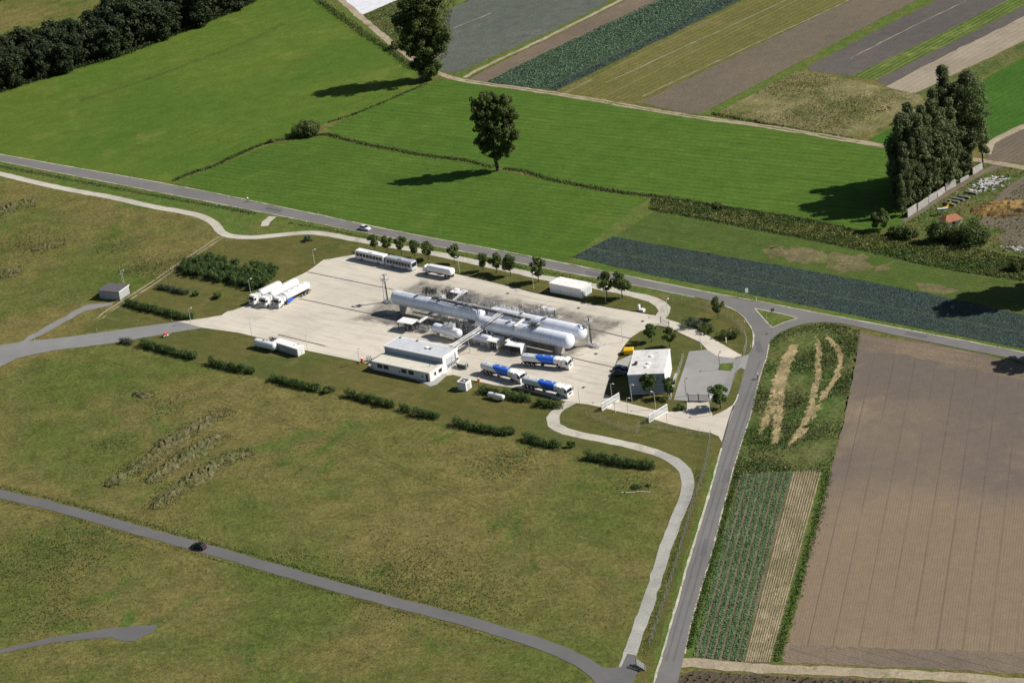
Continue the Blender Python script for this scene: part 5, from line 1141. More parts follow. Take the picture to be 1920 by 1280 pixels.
q = MB().box(0, .12, 0, W, 0, 2.4); q.box(L - .12, L, 0, W, 0, 2.4); q.box(.123, L - .123, W - .12, W, 0, 2.4); q.obj('wall', MT['whitem'], t)
MB().box(-.15, L + .15, -.15, W + .1, 2.403, 2.7).obj('roof', MT['whitem'], t); MB().box(.3, L - .5, 1.2, W - .4, 0, 1.3).obj('pump', MT['dsteel'], t); q = MB().tube((L * .35, .8, 1.0), (L * .35, .8, 1.35), .22, n=10); q.tube((L * .6, .8, 1.0), (L * .6, .8, 1.3), .2, n=10); q.tube((L*.35,.8,0),(L*.35,.8,1),.05); q.tube((L*.6,.8,0),(L*.6,.8,1),.05); q.obj('gauge', MT['white'], t)
MB().box(L + .005, L + .3, W * .2, W * .7, 0, .45).obj('yellow_box', MT['yellow'], t)
def canopy(label, px, z, wall=False):
    a, h, L, W = frame(px, z); t = thing('canopy', label, 'canopy', (a[0], a[1], .1), h, 'white roofed loading canopies')
    MB().hexa([(-.1, -.1, z - .25), (L + .1, -.1, z - .25), (L + .1, W + .1, z - .25), (-.1, W + .1, z - .25)], [(-.1, -.1, z - .08), (L + .1, -.1, z - .08), (L + .1, W + .1, z), (-.1, W + .1, z)]).obj('roof', MT['white'], t)
    for x in (.15, L - .15):
        for y in (.15, W - .15): MB().box(x - .07, x + .07, y - .07, y + .07, 0, z - .253).obj('post', MT['dsteel'], t)
    if wall: MB().box(L + .0, L + .07, -.05, W + .05, .4, z - .253).obj('side_panel', MT['white'], t)
    else: MB().box(.3, L - .3, W - .2, W - .12, 0, z - .3).obj('back_panel', MT['dsteel'], t)
    m = MB()
    for _ in range(10): x, y = rng.uniform(.4, L - .4), rng.uniform(.4, W - .4); m.tube((x, y, 0), (x, y, rng.uniform(.8, 1.9)), rng.uniform(.05, .14), n=6)
    for _ in range(4): x = rng.uniform(.4, L * .5); y = rng.uniform(.4, W - .4); m.tube((x, y, 1.2), (x + L * .35, y, 1.2), .07, n=6)
    m.obj('loading_pipes', MT['steel'], t)
canopy('front left loading canopy with pipe branch to the big left tank', [(744.3, 602.8), (771.7, 607.5), (757, 595)], 2.8)
canopy('loading canopy behind the middle of the big left tank', [(843.5, 546.5), (865, 551.5), (852, 539.8)], 2.8)
canopy('loading canopy behind the rear parallel tank, the rightmost', [(1008.5, 580), (1032, 584.8), (1017, 573.8)], 2.8)
canopy('loading canopy with white side panel just right of the pump house', [(946.7, 646), (975, 650.5), (957, 639)], 2.8, True)
# hut in the yard
c = P(1783, 422); t = thing('hut', 'small hut with red tiled roof half hidden between dark trees', 'hut', c, .25)
MB().box(-2.6, 2.6, -2.2, 2.2, 0, 2.1).obj('wall', MT['whitem'], t)
MB().add([(-3, -2.6, 2.1), (3, -2.6, 2.1), (3, 2.6, 2.1), (-3, 2.6, 2.1), (-1.2, 0, 3.4), (1.2, 0, 3.4)], [(0, 1, 5, 4), (1, 2, 5), (2, 3, 4, 5), (3, 0, 4), (3, 2, 1, 0)]).obj('roof', MT['tile'], t)
MB().box(-.5, .4, -2.26, -2.203, 0, 1.9).obj('door', MT['dsteel'], t)
t = thing('flat_roof_shelter', 'narrow pale roofed shelter left of the red roofed hut', 'shelter', P(1768, 402), -.1)
MB().box(-1.6, 1.6, -.5, .5, 1.9, 2.0).obj('roof', MT['roofl'], t)
for x in (-1.5, 1.5): MB().box(x - .05, x + .05, -.05, .05, 0, 1.9).obj('post', MT['dsteel'], t)
t = thing('digger', 'small yellow machine parked beside the dark slabs', 'machine', P(1772, 391), .4)
MB().box(-1.0, 1.0, -.6, .6, .35, .9).obj('body', MT['yellow'], t); MB().box(-.5, .4, -.5, .5, .903, 1.9).obj('cab', MT['glass'], t)
q = MB().tube((.9, 0, .8), (2.0, 0, 1.9), .12, n=6); q.tube((2.0, 0, 1.9), (2.7, 0, .6), .1, n=6); q.obj('arm', MT['yellow'], t)
for s in (-1, 1): MB().box(-1.1, 1.1, s * .75 - .15, s * .75 + .15, 0, .45).obj('crawler_track', MT['chassis'], t)
t = thing('stone_wall', 'long weathered concrete block wall with leaning panels under the poplars', 'wall', P(1702, 408), 0)
w0 = P(1702, 408)
for u0, v0, u1, v1, hh in ((1702, 408, 1719, 396, 2.6), (1720.5, 396, 1740, 383, 2.5), (1741, 381, 1757, 371, 2.3), (1758.5, 370, 1772, 360, 1.9), (1773.5, 358, 1792, 349, 2.4), (1800, 343, 1816, 334, 1.2), (1824, 328, 1842, 317, 2.2)):
    A_, B_ = P(u0, v0) - w0, P(u1, v1) - w0; d = (B_ - A_); d /= np.linalg.norm(d); n = np.array([-d[1], d[0], 0]) * .14; k = np.array([0, 0, hh]) + n * rng.uniform(-1.5, 1.5)
    q = MB().hexa([A_ - n, B_ - n, B_ + n, A_ + n], [A_ - n + k, B_ - n + k * rng.uniform(.88, 1), B_ + n + k * .95, A_ + n + k]); q.obj('wall_panel', MT['conc'], t)
for i, (u, v, lab) in enumerate(((1780, 384, 'leftmost mossy slab stack beside the yellow machine'), (1788, 379, 'second mossy slab stack from the left'), (1797, 375, 'third mossy slab stack, with upright pieces'), (1808, 371, 'largest mossy slab stack right of the others'), (1821, 363, 'topmost small slab stack near the white rubble'))):
    t = thing('slab_stack', lab, 'slab stack', P(u, v), -.75, 'stacks of mossy slabs in the yard')
    for k in range(3): MB().box(-2.1 + .1 * k, 2.1 - .12 * k, -.55, .55 - .06 * k, .22 * k + .003 * k, .22 * k + .2).obj('slab', MT['slab'], t)
def rubble(name, label, px, n, rx, ry, mat, s0, s1, h, rz=.5):
    m = MB(); c, s = math.cos(rz), math.sin(rz)
    for _ in range(n):
        a, b = rng.normal() * rx * .45, rng.normal() * ry * .45; e = max(0, 1 - (a / rx) ** 2 - (b / ry) ** 2); x, y = a * c - b * s, a * s + b * c; z = h * e * rng.uniform(.2, 1); r = rng.uniform(s0, s1)
        q = rng.normal(size=(8, 3)) * r * .25; base = np.array([(x + i * r, y + j * r * .7, z + k * r * .4) for k in (-1, 1) for i, j in ((-1, -1), (1, -1), (1, 1), (-1, 1))]) + q
        m.hexa(base[:4], base[4:])
    o = m.obj(name, MT[mat]); o.location = tuple(P(*px)); o['kind'] = 'stuff'; o['label'] = label
rubble('rubble_heap', 'white broken concrete heap in the yard', (1853, 346), 130, 4.2, 7.5, 'rubble', .25, .6, .9, -.9)
rubble('rubble_heap', 'white stones beside the yard at the frame edge', (1902, 467), 40, 5, 2, 'rubble', .2, .45, .4, -.4)
rubble('rubble_heap', 'pinkish stones in the dry weed patch', (1652, 205), 60, 5.5, 2.2, 'ochre', .25, .5, .5, .6)
rubble('rubble_heap', 'pale stones at the foot of the tank field kerb', (1122, 652), 20, 3, .8, 'rubble', .15, .3, .2, .6)
vs = []; fs = []; n = 22; c = P(1888, 393)
for i in range(n + 1):
    for j in range(n + 1):
        x, y = -11 + 22 * i / n, -6 + 12 * j / n; e = max(0, 1 - (x / 11) ** 2 - (y / 6) ** 2); vs.append((x, y, 2.0 * e ** .7 + (rng.normal() * .22 if e > 0 else -.1)))
for i in range(n):
    for j in range(n): fs.append((i * (n + 1) + j, (i + 1) * (n + 1) + j, (i + 1) * (n + 1) + j + 1, i * (n + 1) + j + 1))
o = link('bark_heap', vs, fs, MT['heap']); o.location = tuple(c); o.rotation_euler = (0, 0, -.2); tag(o, 'orange brown heap of bark and manure at the right frame edge', 'heap')

# ---------------------------------------------------------------- gates and fences
def bar_gate(label, a_, b_):
    A_, B_ = P(*a_), P(*b_); h = hd(A_, B_); L = float(np.linalg.norm(B_ - A_)); t = thing('sliding_gate', label, 'gate', (A_[0], A_[1], .11), h, 'white barred sliding gates across the entrance drive')
    H = 2.15; x1 = L * .27
    def panel(name, x0, x1, n, r):
        m = MB()
        for z in (.12, H): m.tube((x0, 0, z), (x1, 0, z), .11, n=6)
        m.tube((x0, 0, H * .52), (x1, 0, H * .52), .05, n=5)
        for x in (x0, x1): m.tube((x, 0, .12), (x, 0, H), .10, n=6)
        for i in range(1, n): x = x0 + (x1 - x0) * i / n; m.tube((x, 0, .12), (x, 0, H), r, n=5)
        return m.obj(name, MT['white'], t)
    panel('counterweight_frame', 0, x1 - .15, 9, .05); panel('gate_leaf', x1 + .1, L, 26, .055)
    MB().box(x1 - .1, x1 + .05, .12, .35, 0, 2.3).obj('guide_post', MT['white'], t)
bar_gate('left white barred sliding gate across the entrance drive, nearer the apron', (1129, 771), (1162, 750.5)); bar_gate('right white barred sliding gate across the entrance drive, nearer the road', (1217.5, 793), (1252, 772))
for px, lab in (((1154, 773), 'white post at the drive edge in front of the left sliding gate'), ((1251.5, 794), 'white post at the drive edge in front of the right sliding gate')):
    t = thing('bollard_post', lab, 'post', P(*px), 0); MB().tube((0, 0, 0), (0, 0, 2.6), .09, n=8).obj('post', MT['white'], t); MB().box(-.13, .13, -.1, .1, 2.6, 2.85).obj('sensor_head', MT['white'], t)
def fence(label, px, h=2.0, sp=3.0, name='chain_link_fence', group=None):
    c = spline([P(u, v) for u, v in px], .5); o = c[0].copy(); t = thing(name, label, 'fence', o, 0, group)
    acc = 0; pts = [c[0]]
    for a, b in zip(c, c[1:]):
        acc += np.linalg.norm(b - a)
        if acc >= sp: pts.append(b); acc = 0
    pm = MB().tube((0, 0, 0), (0, 0, h), .04, n=5); first = None
    for p in pts:
        q = p - o
        if first is None: first = pm.obj('post', MT['lamp'], t)
        else:
            f = first.copy(); C.objects.link(f); f.parent = t; f.location = tuple(q)
    m = MB()
    for a, b in zip(pts, pts[1:]):
        a, b = a - o, b - o
        for z in (.08, .5, .95, 1.4, h - .1): m.tube(a + [0, 0, z], b + [0, 0, z], .014, n=3)
        k = int(sp / .5)
        for i in range(k): q = a + (b - a) * (i + .5) / k; m.tube(q + [0, 0, .05], q + [0, 0, h - .1], .010, n=3)
    m.obj('mesh_wires', MT['steel'], t); return t
fence('thin wire fence along the straight gravel track', [(1333, 818), (1322, 880), (1296, 960), (1268, 1060), (1236, 1160), (1214, 1225)])
fence('thin wire fence below the entrance drive', [(1210, 800), (1240, 803), (1280, 812), (1333, 818)])
fence('wire fence at the cage lawn below the left raised gate', [(1100, 778), (1140, 795), (1195, 812), (1200, 796)])
fence('wire fence between the exit road and the main road bend', [(1395, 668), (1400, 640), (1385, 612), (1350, 590), (1300, 574), (1240, 562)])
fence('wire fence along the car park right edge', [(1335, 770), (1360, 750), (1376, 712), (1392, 672)])
fence('wire fence left of the car park beside the office', [(1255, 750), (1268, 715), (1283, 668)])
t = thing('metal_gate', 'dark metal double gate across the parking lot drive', 'gate', P(1291, 752), hd(P(1291, 752), P(1330, 753)))
Lg = float(np.linalg.norm(P(1330, 753) - P(1291, 752)))
for x in (0, Lg / 2, Lg): MB().tube((x, 0, 0), (x, 0, 2.4), .12, n=8).obj('post', MT['dsteel'], t)
for x0, x1 in ((.12, Lg / 2 - .12), (Lg / 2 + .12, Lg - .12)):
    m = MB()
    for z in (.15, 1.9): m.tube((x0, 0, z), (x1, 0, z), .05, n=5)
    for i in range(16): x = x0 + (x1 - x0) * i / 15; m.tube((x, 0, .15), (x, 0, 1.9), .03, n=4)
    m.obj('gate_leaf', MT['dsteel'], t)
t = thing('metal_gate', 'wire gate across the exit road near the path bend', 'gate', P(1239, 606), hd(P(1239, 606), P(1253, 613)))
for x in (0, 4.2): MB().tube((x, 0, 0), (x, 0, 2.1), .09, n=8).obj('post', MT['dsteel'], t)
m = MB()
for z in (.15, 1, 1.8): m.tube((0, 0, z), (4.2, 0, z), .04, n=5)
for i in range(14): m.tube((.3 * i, 0, .15), (.3 * i, 0, 1.8), .025, n=4)
m.obj('gate_leaf', MT['steel'], t)
# slatted panel with dark shadow stand-in at the lower end of the gravel track
A_, B_ = P(1193, 1245.5), P(1210, 1256.5); Lb = float(np.linalg.norm(B_ - A_))
t = thing('barrier_panel', 'white slatted barrier panel standing at the lower end of the gravel track', 'barrier', A_, hd(A_, B_))
m = MB()
for z in (.1, .75, 1.4): m.tube((0, 0, z), (Lb, 0, z), .06, n=5)
m.obj('rails', MT['white'], t); m = MB()
for i in range(15): x = Lb * i / 14; m.box(x - .07, x + .07, -.03, .03, .05, 1.55)
m.obj('slats', MT['white'], t)
for x in (.02, Lb - .02): q = MB().tube((x, 0, 0), (x, 0, 1.6), .09, n=6); q.tube((x, 0, 1.2), (x - .1, 1.0, 0), .05, n=5); q.obj('post', MT['dsteel'], t)
t = thing('shadow_frame', 'dark low frame added as the ground shadow of the white barrier panel', 'frame', P(1179, 1249), hd(P(1179, 1249), P(1206, 1258)))  # dark bars added to stand in for the barrier panel's ground shadow
q = MB()
for y in (-.5, .5): q.tube((0, y, .25), (3.6, y, .25), .1, n=6)
for x in (0, .9, 1.8, 2.7, 3.6): q.tube((x, -.5, .25), (x, .5, .25), .08, n=6); q.tube((x, 0, 0), (x, 0, .25), .08, n=6)
q.obj('frame', MT['dsteel'], t)
# ---------------------------------------------------------------- vehicles
def wheel(parent, x, y, r=.5, w=.3):
    t = MB().tube((x, y - w / 2, r), (x, y + w / 2, r), r, n=18).obj('wheel', MT['tyre'], parent)
    s = 1 if y > 0 else -1; MB().tube((x, y + s * w / 2, r), (x, y + s * (w / 2 + .03), r), r * .55, n=12).obj('rim', MT['rim'], t)
def cab(parent, x0, mat='white', L=2.1, H=3.0):
    """cab-over tractor cab, front at x0"""
    y = 1.2; secs = []
    for x, z1, yy in ((x0 - L, H - .1, y), (x0 - L * .75, H, y), (x0 - .5, H - .05, y), (x0 - .12, H - .55, y - .03), (x0, 1.55, y - .06), (x0, .45, y - .08)):
        pass
    prof = [(x0 - L, .9), (x0 - L, H - .05), (x0 - L * .6, H + .1), (x0 - .55, H), (x0 - .28, H - .3), (x0 - .04, 1.55), (x0, .5), (x0 - .5, .45), (x0 - 1.1, .5), (x0 - 1.3, .9)]
    m = MB(); vs = [(px, -y, pz) for px, pz in prof] + [(px, y, pz) for px, pz in prof]; n = len(prof)
    m.add(vs, [tuple(range(n)), tuple(range(n, 2 * n))[::-1]] + [(i, n + i, n + (i + 1) % n, (i + 1) % n) for i in range(n)])
    c = m.obj('cab', MT[mat], parent)
    q = MB().hexa([(x0 - .015, -1.05, 1.65), (x0 - .015, 1.05, 1.65), (x0 - .04, 1.05, 1.65), (x0 - .04, -1.05, 1.65)], [(x0 - .2, -1.0, H - .42), (x0 - .2, 1.0, H - .42), (x0 - .25, 1.0, H - .42), (x0 - .25, -1.0, H - .42)]); q.obj('windscreen', MT['glass'], c)
    for s in (-1, 1):
        q = MB().box(x0 - 1.05, x0 - .35, s * (y + .012) - .01, s * (y + .012) + .01, 1.6, H - .6); q.obj('side_window', MT['glass'], c)
        q = MB().box(x0 - .05, x0 + .1, s * 1.38 - .1, s * 1.38 + .1, 1.7, 2.4); q.tube((x0 - .1, s * 1.2, 2.3), (x0, s * 1.38, 2.3), .03, n=4); q.obj('mirror', MT['dsteel'], c)
        MB().box(x0 + .003, x0 + .05, s * .85 - .2, s * .85 + .2, .62, .82).obj('headlight', MT['roofl'], c)
    MB().box(x0 + .002, x0 + .06, -.6, .6, .95, 1.4).obj('grille', MT['dsteel'], c)
    MB().box(x0 - .4, x0 + .12, -1.2, 1.2, .28, .52).obj('bumper', MT[mat], c)
def m_livery():
    m, nt, b = _mat('tanker livery'); tc = N(nt, 'ShaderNodeTexCoord'); sp = N(nt, 'ShaderNodeSeparateXYZ'); nt.links.new(tc.outputs['Object'], sp.inputs[0])
    # swoosh boundary: x + .9*(z-2.3)^2-ish
    s = N(nt, 'ShaderNodeMath', operation='SUBTRACT'); nt.links.new(sp.outputs[2], s.inputs[0]); s.inputs[1].default_value = 1.7
    q = N(nt, 'ShaderNodeMath', operation='MULTIPLY'); nt.links.new(s.outputs[0], q.inputs[0]); q.inputs[1].default_value = 1.15
    a = N(nt, 'ShaderNodeMath', operation='ADD'); nt.links.new(sp.outputs[0], a.inputs[0]); nt.links.new(q.outputs[0], a.inputs[1])
    c = mix(nt, ramp(nt, a.outputs[0], -10.0, -8.6), (.74, .75, .76), (.60, .72, .70)); c = mix(nt, ramp(nt, a.outputs[0], -8.62, -8.58), c, (.02, .13, .62))
    f = ramp(nt, sp.outputs[0], -4.62, -4.58); c = mix(nt, f, c, (.76, .75, .70)); nt.links.new(c, b.inputs['Base Color']); b.inputs['Roughness'].default_value = .35; return m
MT['livery'] = m_livery()
def ellsec(x, w, h, zc, n=22, p=2.6):
    out = []
    for i in range(n):
        a = 2 * math.pi * i / n; c, s = math.cos(a), math.sin(a); out.append((x, w * math.copysign(abs(c) ** (2 / p), c), zc + h * math.copysign(abs(s) ** (2 / p), s)))
    return out
def tanker(label, front, rear, kind, group, L=None):
    A_, B_ = P(*front), P(*rear); h = hd(B_, A_); Lm = float(np.linalg.norm(A_ - B_)); t = thing('tanker_truck', label, 'tanker truck', (A_[0], A_[1], .1), h, group)
    cab(t, 0, 'white', 2.15, 2.95)
    MB().box(-Lm + .3, -2.0, -.45, .45, .75, 1.05).obj('chassis', MT['chassis'], t)
    x1 = -Lm; x0 = -3.3
    if kind == 'blue': prof = [(x1, .55, .5), (x1 + .15, .92, .88), (x1 + .5, 1, 1), (x0 - .5, 1, 1), (x0 - .15, .92, .88), (x0, .55, .5)]; w, hh, zc, p, mat = 1.25, .98, 2.25, 3.0, 'livery'
    elif kind == 'round': prof = [(x1, .2, .2), (x1 + .12, .62, .62), (x1 + .45, .92, .92), (x1 + .9, 1, 1), (x0 - .9, 1, 1), (x0 - .45, .92, .92), (x0 - .12, .62, .62), (x0, .2, .2)]; w, hh, zc, p, mat = 1.2, 1.2, 2.35, 2, 'white'
    else: prof = [(x1, .7, .7), (x1 + .2, .95, .95), (x1 + .4, 1, 1), (x0 - .4, 1, 1), (x0 - .2, .95, .95), (x0, .7, .7)]; w, hh, zc, p, mat = 1.25, 1.0, 2.3, 3.6, 'white'
    m = MB().loft([ellsec(x, w * a, hh * b, zc, 26, p) for x, a, b in prof]); b = m.obj('tank', MT[mat], t, True)
    m = MB()
    for s in (-.45, .45): m.tube((x1 + .5, s, zc + hh + .05), (x0 - .4, s, zc + hh + .05), .035, n=5)
    m.obj('catwalk_rail', MT['whitem'], b)
    for k in range(4):
        if kind != 'round': x = x1 + (x0 - x1) * (k + .7) / 4.6; MB().tube((x, 0, zc + hh - .03), (x, 0, zc + hh + .12), .28, n=12).obj('hatch', MT['roofl'], b)
    if kind == 'blue':
        MB().box(x0 + .03, x0 + .95, -1.2, 1.2, 1.1, 3.0).obj('valve_cabinet', MT['whitem'], t)
        for s in (-1, 1): MB().box(-8.6, -7.6, s * 1.2 - .04, s * 1.2 + .04, .6, 1.15).obj('side_locker', MT['chassis'], t)
    if kind == 'box':
        for s in (-1, 1):
            MB().box(x1 + .3, x0 - .3, s * 1.262 - .01, s * 1.262 + .01, 2.45, 2.53).obj('blue_line', MT['bluegrey'], t); MB().box(x0 - 2.6, x0 - .2, s * 1.19 - .05, s * 1.19 + .05, .5, 1.45).obj('side_skirt', MT['blue' if s > 0 else 'blue'], t)
    if kind != 'blue':
        MB().box(x0 + .1, x0 + .7, -1.05, 1.05, 1.3, 2.9).obj('front_cabinet', MT['white'], t)
    for x in (-1.0, -3.6): [wheel(t, x, s * 1.02) for s in (-1, 1)]
    for x in ((x1 + 1.2, x1 + 2.5, x1 + 3.8) if Lm > 12 else (x1 + 1.3, x1 + 2.6)): [wheel(t, x, s * 1.02) for s in (-1, 1)]
    MB().box(x1 - .08, x1 + .1, -1.15, 1.15, .5, .75).obj('rear_bumper', MT['dsteel'], t)
    for s in (-1, 1): MB().box(x1 - .12, x1 - .085, s * .9 - .15, s * .9 + .15, .55, .7).obj('tail_light', MT['red'], t)
    return t
gb = 'parked blue and white road tankers'
tanker('upper blue and white tanker parked nearest the storage tanks', (1071, 691.5), (981, 683), 'blue', gb)
tanker('left blue and white tanker parked askew behind the hedge', (982, 718), (907, 698), 'blue', gb)
tanker('lowest blue and white tanker, parked closest to the entrance', (1070, 745), (984, 725), 'blue', gb)
gw = 'three white tankers parked side by side'
tanker('left one of the three white tankers, with a short round tank', (472.5, 573), (529, 546), 'round', gw)
tanker('middle one of the three white tankers side by side', (494, 577), (560, 541), 'round', gw)
tanker('right one of the three white tankers, with boxy tank and blue locker', (519, 578), (579, 547), 'box', gw)
# lone tanker trailer
A_, B_ = P(796, 512), P(851, 522.5); h = hd(B_, A_); Lm = float(np.linalg.norm(A_ - B_))
t = thing('tank_trailer', 'lone white tank trailer parked under the avenue trees', 'trailer', (A_[0], A_[1], .1), h)
MB().box(-Lm + .3, 0, -.45, .45, .75, 1.0).obj('chassis', MT['chassis'], t)
b = MB().loft([ellsec(x, 1.22 * a, 1.0 * c, 2.15, 26, 3.4) for x, a, c in ((-Lm, .6, .6), (-Lm + .2, .95, .95), (-Lm + .4, 1, 1), (-2.4, 1, 1), (-2.1, .95, .95), (-1.9, .6, .6))]).obj('tank', MT['white'], t, True)
q = MB()
for s in (-.8, .8): q.tube((-Lm + .4, s, 3.2), (-2.3, s, 3.2), .04, n=5)
q.obj('catwalk_rail', MT['steel'], b)
q = MB().box(-1.8, -.4, -1.1, 1.1, 1.0, 2.4); q.obj('pump_box', MT['whitem'], t); MB().tube((-1.0, -.9, 2.4), (-1.0, .9, 2.4), .4, n=12).obj('hose_drum', MT['whitem'], t)
for x in (-1.6, -Lm + 1.2, -Lm + 2.5): [wheel(t, x, s * 1.0) for s in (-1, 1)]
MB().box(-7.2, -5.2, -1.24, -1.18, .5, 1.2).obj('side_locker', MT['whitem'], t)
# buses
def bus(label, front, rear, roof, side):
    A_, B_ = P(*front), P(*rear); h = hd(B_, A_); L = float(np.linalg.norm(A_ - B_)); t = thing('bus', label, 'bus', (A_[0], A_[1], .1), h, 'two old buses parked end to end')
    prof = lambda x, k=1: [(x, -1.25, .4), (x, -1.27, 1.4), (x, -1.22, 2.75), (x, -1.0, 3.0), (x, 1.0, 3.0), (x, 1.22, 2.75), (x, 1.27, 1.4), (x, 1.25, .4)]
    def sc_(q, f): return [(x, y * f, .4 + (z - .4) * f) for x, y, z in q]
    b = MB().loft([sc_(prof(-L), .95), prof(-L + .2), prof(-.25), sc_(prof(0), .95)]).obj('body', MT[side], t)
    MB().hexa([(-L + .15, -1.1, 2.98), (-.2, -1.1, 2.98), (-.2, 1.1, 2.98), (-L + .15, 1.1, 2.98)], [(-L + .3, -.95, 3.08), (-.35, -.95, 3.08), (-.35, .95, 3.08), (-L + .3, .95, 3.08)]).obj('roof', MT[roof], t)
    n = 8
    for s in (-1, 1):
        for k in range(n): x = -L + .5 + (L - 1) * k / n; MB().hexa([(x + .06, s * 1.275, 1.35), (x + (L - 1) / n - .08, s * 1.275, 1.35), (x + (L - 1) / n - .08, s * 1.25, 1.5), (x + .06, s * 1.25, 1.5)], [(x + .06, s * 1.24, 2.5), (x + (L - 1) / n - .08, s * 1.24, 2.5), (x + (L - 1) / n - .08, s * 1.2, 2.5), (x + .06, s * 1.2, 2.5)]).obj('window', MT['glass'], t)
    MB().box(-.06, .02, -1.05, 1.05, 1.35, 2.55).obj('windscreen', MT['glass'], t); MB().box(-L - .02, -L + .06, -.95, .95, 1.6, 2.5).obj('rear_window', MT['glass'], t)
    for x in (-2.4, -L + 2.8): [wheel(t, x, s * 1.12) for s in (-1, 1)]
    for s in (-1, 1): MB().box(.0, .05, s * .85 - .15, s * .85 + .15, .7, .9).obj('headlight', MT['roofl'], t)
    MB().box(-L * .55, -L * .4, -.7, .7, 3.083, 3.25).obj('roof_hatch', MT[roof], t)
bus('white roofed bus at the upper left corner of the apron', (725.5, 496), (672, 484), 'white', 'white')
bus('grey roofed bus parked right behind the white roofed one', (778, 507.5), (729, 497), 'greyroof', 'roofl')
# cars
def car(label, loc_px, toward, mat, L=4.3, W=1.75, group=None):
    A_, B_ = P(*loc_px), P(*toward); h = hd(A_, B_); t = thing('car', label, 'car', (A_[0], A_[1], .1), h, group)
    y = W / 2
    def sec(x, z0, z1, yy): return [(x, -yy, z0), (x, -yy * 1.0, (z0 + z1) / 2), (x, -yy * .9, z1), (x, yy * .9, z1), (x, yy, (z0 + z1) / 2), (x, yy, z0)]
    b = MB().loft([sec(-L / 2, .35, .75, y * .85), sec(-L / 2 + .2, .25, .92, y * .97), sec(-L * .2, .22, .95, y), sec(L * .18, .22, .92, y), sec(L / 2 - .35, .25, .78, y * .95), sec(L / 2, .32, .6, y * .8)]).obj('body', MT[mat], t)
    cf = MB(); c = [(-L * .42, .9, .86), (-L * .27, 1.40, .72), (L * .04, 1.44, .72), (L * .22, .88, .84)]
    vs = [(x, -y * k, z) for x, z, k in c] + [(x, y * k, z) for x, z, k in c]
    cf.add(vs, [(0, 1, 2, 3)[::-1], (4, 5, 6, 7), (0, 1, 5, 4), (2, 3, 7, 6), (3, 0, 4, 7)]); cf.obj('glasshouse', MT['glass'], t)
    MB().hexa([(-L * .28, -y * .73, 1.39), (L * .05, -y * .73, 1.43), (L * .05, y * .73, 1.43), (-L * .28, y * .73, 1.39)], [(-L * .25, -y * .66, 1.44), (L * .02, -y * .66, 1.48), (L * .02, y * .66, 1.48), (-L * .25, y * .66, 1.44)]).obj('roof', MT[mat], t)
    for x in (-L * .31, L * .31): [wheel(t, x, s * (y - .12), .32, .2) for s in (-1, 1)]
    for s in (-1, 1):
        MB().box(L / 2 - .06, L / 2 + .02, s * y * .6 - .14, s * y * .6 + .14, .5, .62).obj('headlight', MT['roofl'], t); MB().box(-L / 2 - .02, -L / 2 + .05, s * y * .65 - .14, s * y * .65 + .14, .58, .74).obj('tail_light', MT['red'], t)
        MB().box(L * .17, L * .21, s * (y + .09) - .07, s * (y + .09) + .07, .9, 1.02).obj('mirror', MT[mat], t)
car('silver white car driving on the main road above the depot', (684.5, 431), (720, 438.5), 'carw')
car('black car driving on the grey lane through the pasture', (374, 1027), (340, 1017), 'cark', 4.4)
car('blue car parked left of the office, the upper one', (1163, 694.5), (1176, 693.5), 'carb', 4.2)
car('dark car parked left of the office, in deep shade', (1161, 703.5), (1175, 702.5), 'cark', 4.3)
# skip
a, h, L, W = frame([(1169, 656.5), (1186.5, 655.5), (1172, 650)], 1.6); W = max(W, 1.9)
t = thing('skip', 'yellow waste skip on the lawn edge behind the office', 'skip', (a[0], a[1], .05), h)
MB().box(0, L, 0, W, .15, 1.35).obj('body', MT['yellow'], t); MB().hexa([(-.05, -.05, 1.353), (L + .05, -.05, 1.353), (L + .05, W + .05, 1.353), (-.05, W + .05, 1.353)], [(.1, W * .3, 1.75), (L - .1, W * .3, 1.75), (L - .1, W * .7, 1.75), (.1, W * .7, 1.75)]).obj('lid', MT['yellow'], t)
for x in (.3, L - .3): [wheel(t, x, y, .1, .08) for y in (-.02, W - .1)]
# small things
t = thing('drum', 'orange drum standing left of the office annex', 'drum', (*P(679.5, 679)[:2], .1), 0)
MB().tube((0, 0, 0), (0, 0, 1.2), .42, n=16).obj('body', MT['orange'], t); q = MB()
for z in (.4, .8): q.tube((0, 0, z), (0, 0, z + .05), .45, n=16)
q.obj('hoops', MT['orange'], t); MB().tube((0, 0, 1.2), (0, 0, 1.26), .36, n=16).obj('lid', MT['whitem'], t)
t = thing('drum', 'small orange drum left of the hedge by the tankers', 'drum', (*P(898, 715)[:2], .1), 0)
MB().tube((0, 0, 0), (0, 0, .9), .38, n=14).obj('body', MT['orange'], t); MB().tube((0, 0, .9), (0, 0, .96), .3, n=14).obj('lid', MT['whitem'], t)
t = thing('bottle_rack', 'white metal rack of pipes beside the orange drum', 'rack', (*P(693, 676.5)[:2], .1), AH + .4); q = MB()
for x in (-.9, -.3, .3, .9):
    for y in (-.5, .5): q.tube((x, y, 0), (x, y, 1.5), .05, n=5)
for z in (.4, .9, 1.4):
    for y in (-.5, .5): q.tube((-.9, y, z), (.9, y, z), .05, n=5)
    for x in (-.9, .9): q.tube((x, -.5, z), (x, .5, z), .05, n=5)
q.obj('frame', MT['white'], t); q = MB()
for x in (-.6, 0, .6): q.tube((x, 0, 0), (x, 0, 1.3), .16, n=10)
q.obj('bottles', MT['steel'], t)
t = thing('fire_cart', 'red and white cart beside the access road', 'cart', P(311, 631), .5)
MB().box(-.8, .8, -.5, .5, .35, .5).obj('bed', MT['white'], t); MB().tube((-.5, 0, .95), (.5, 0, .95), .42, n=14).obj('hose_drum', MT['red'], t)
for s in (-1, 1): wheel(t, 0, s * .6, .3, .12)
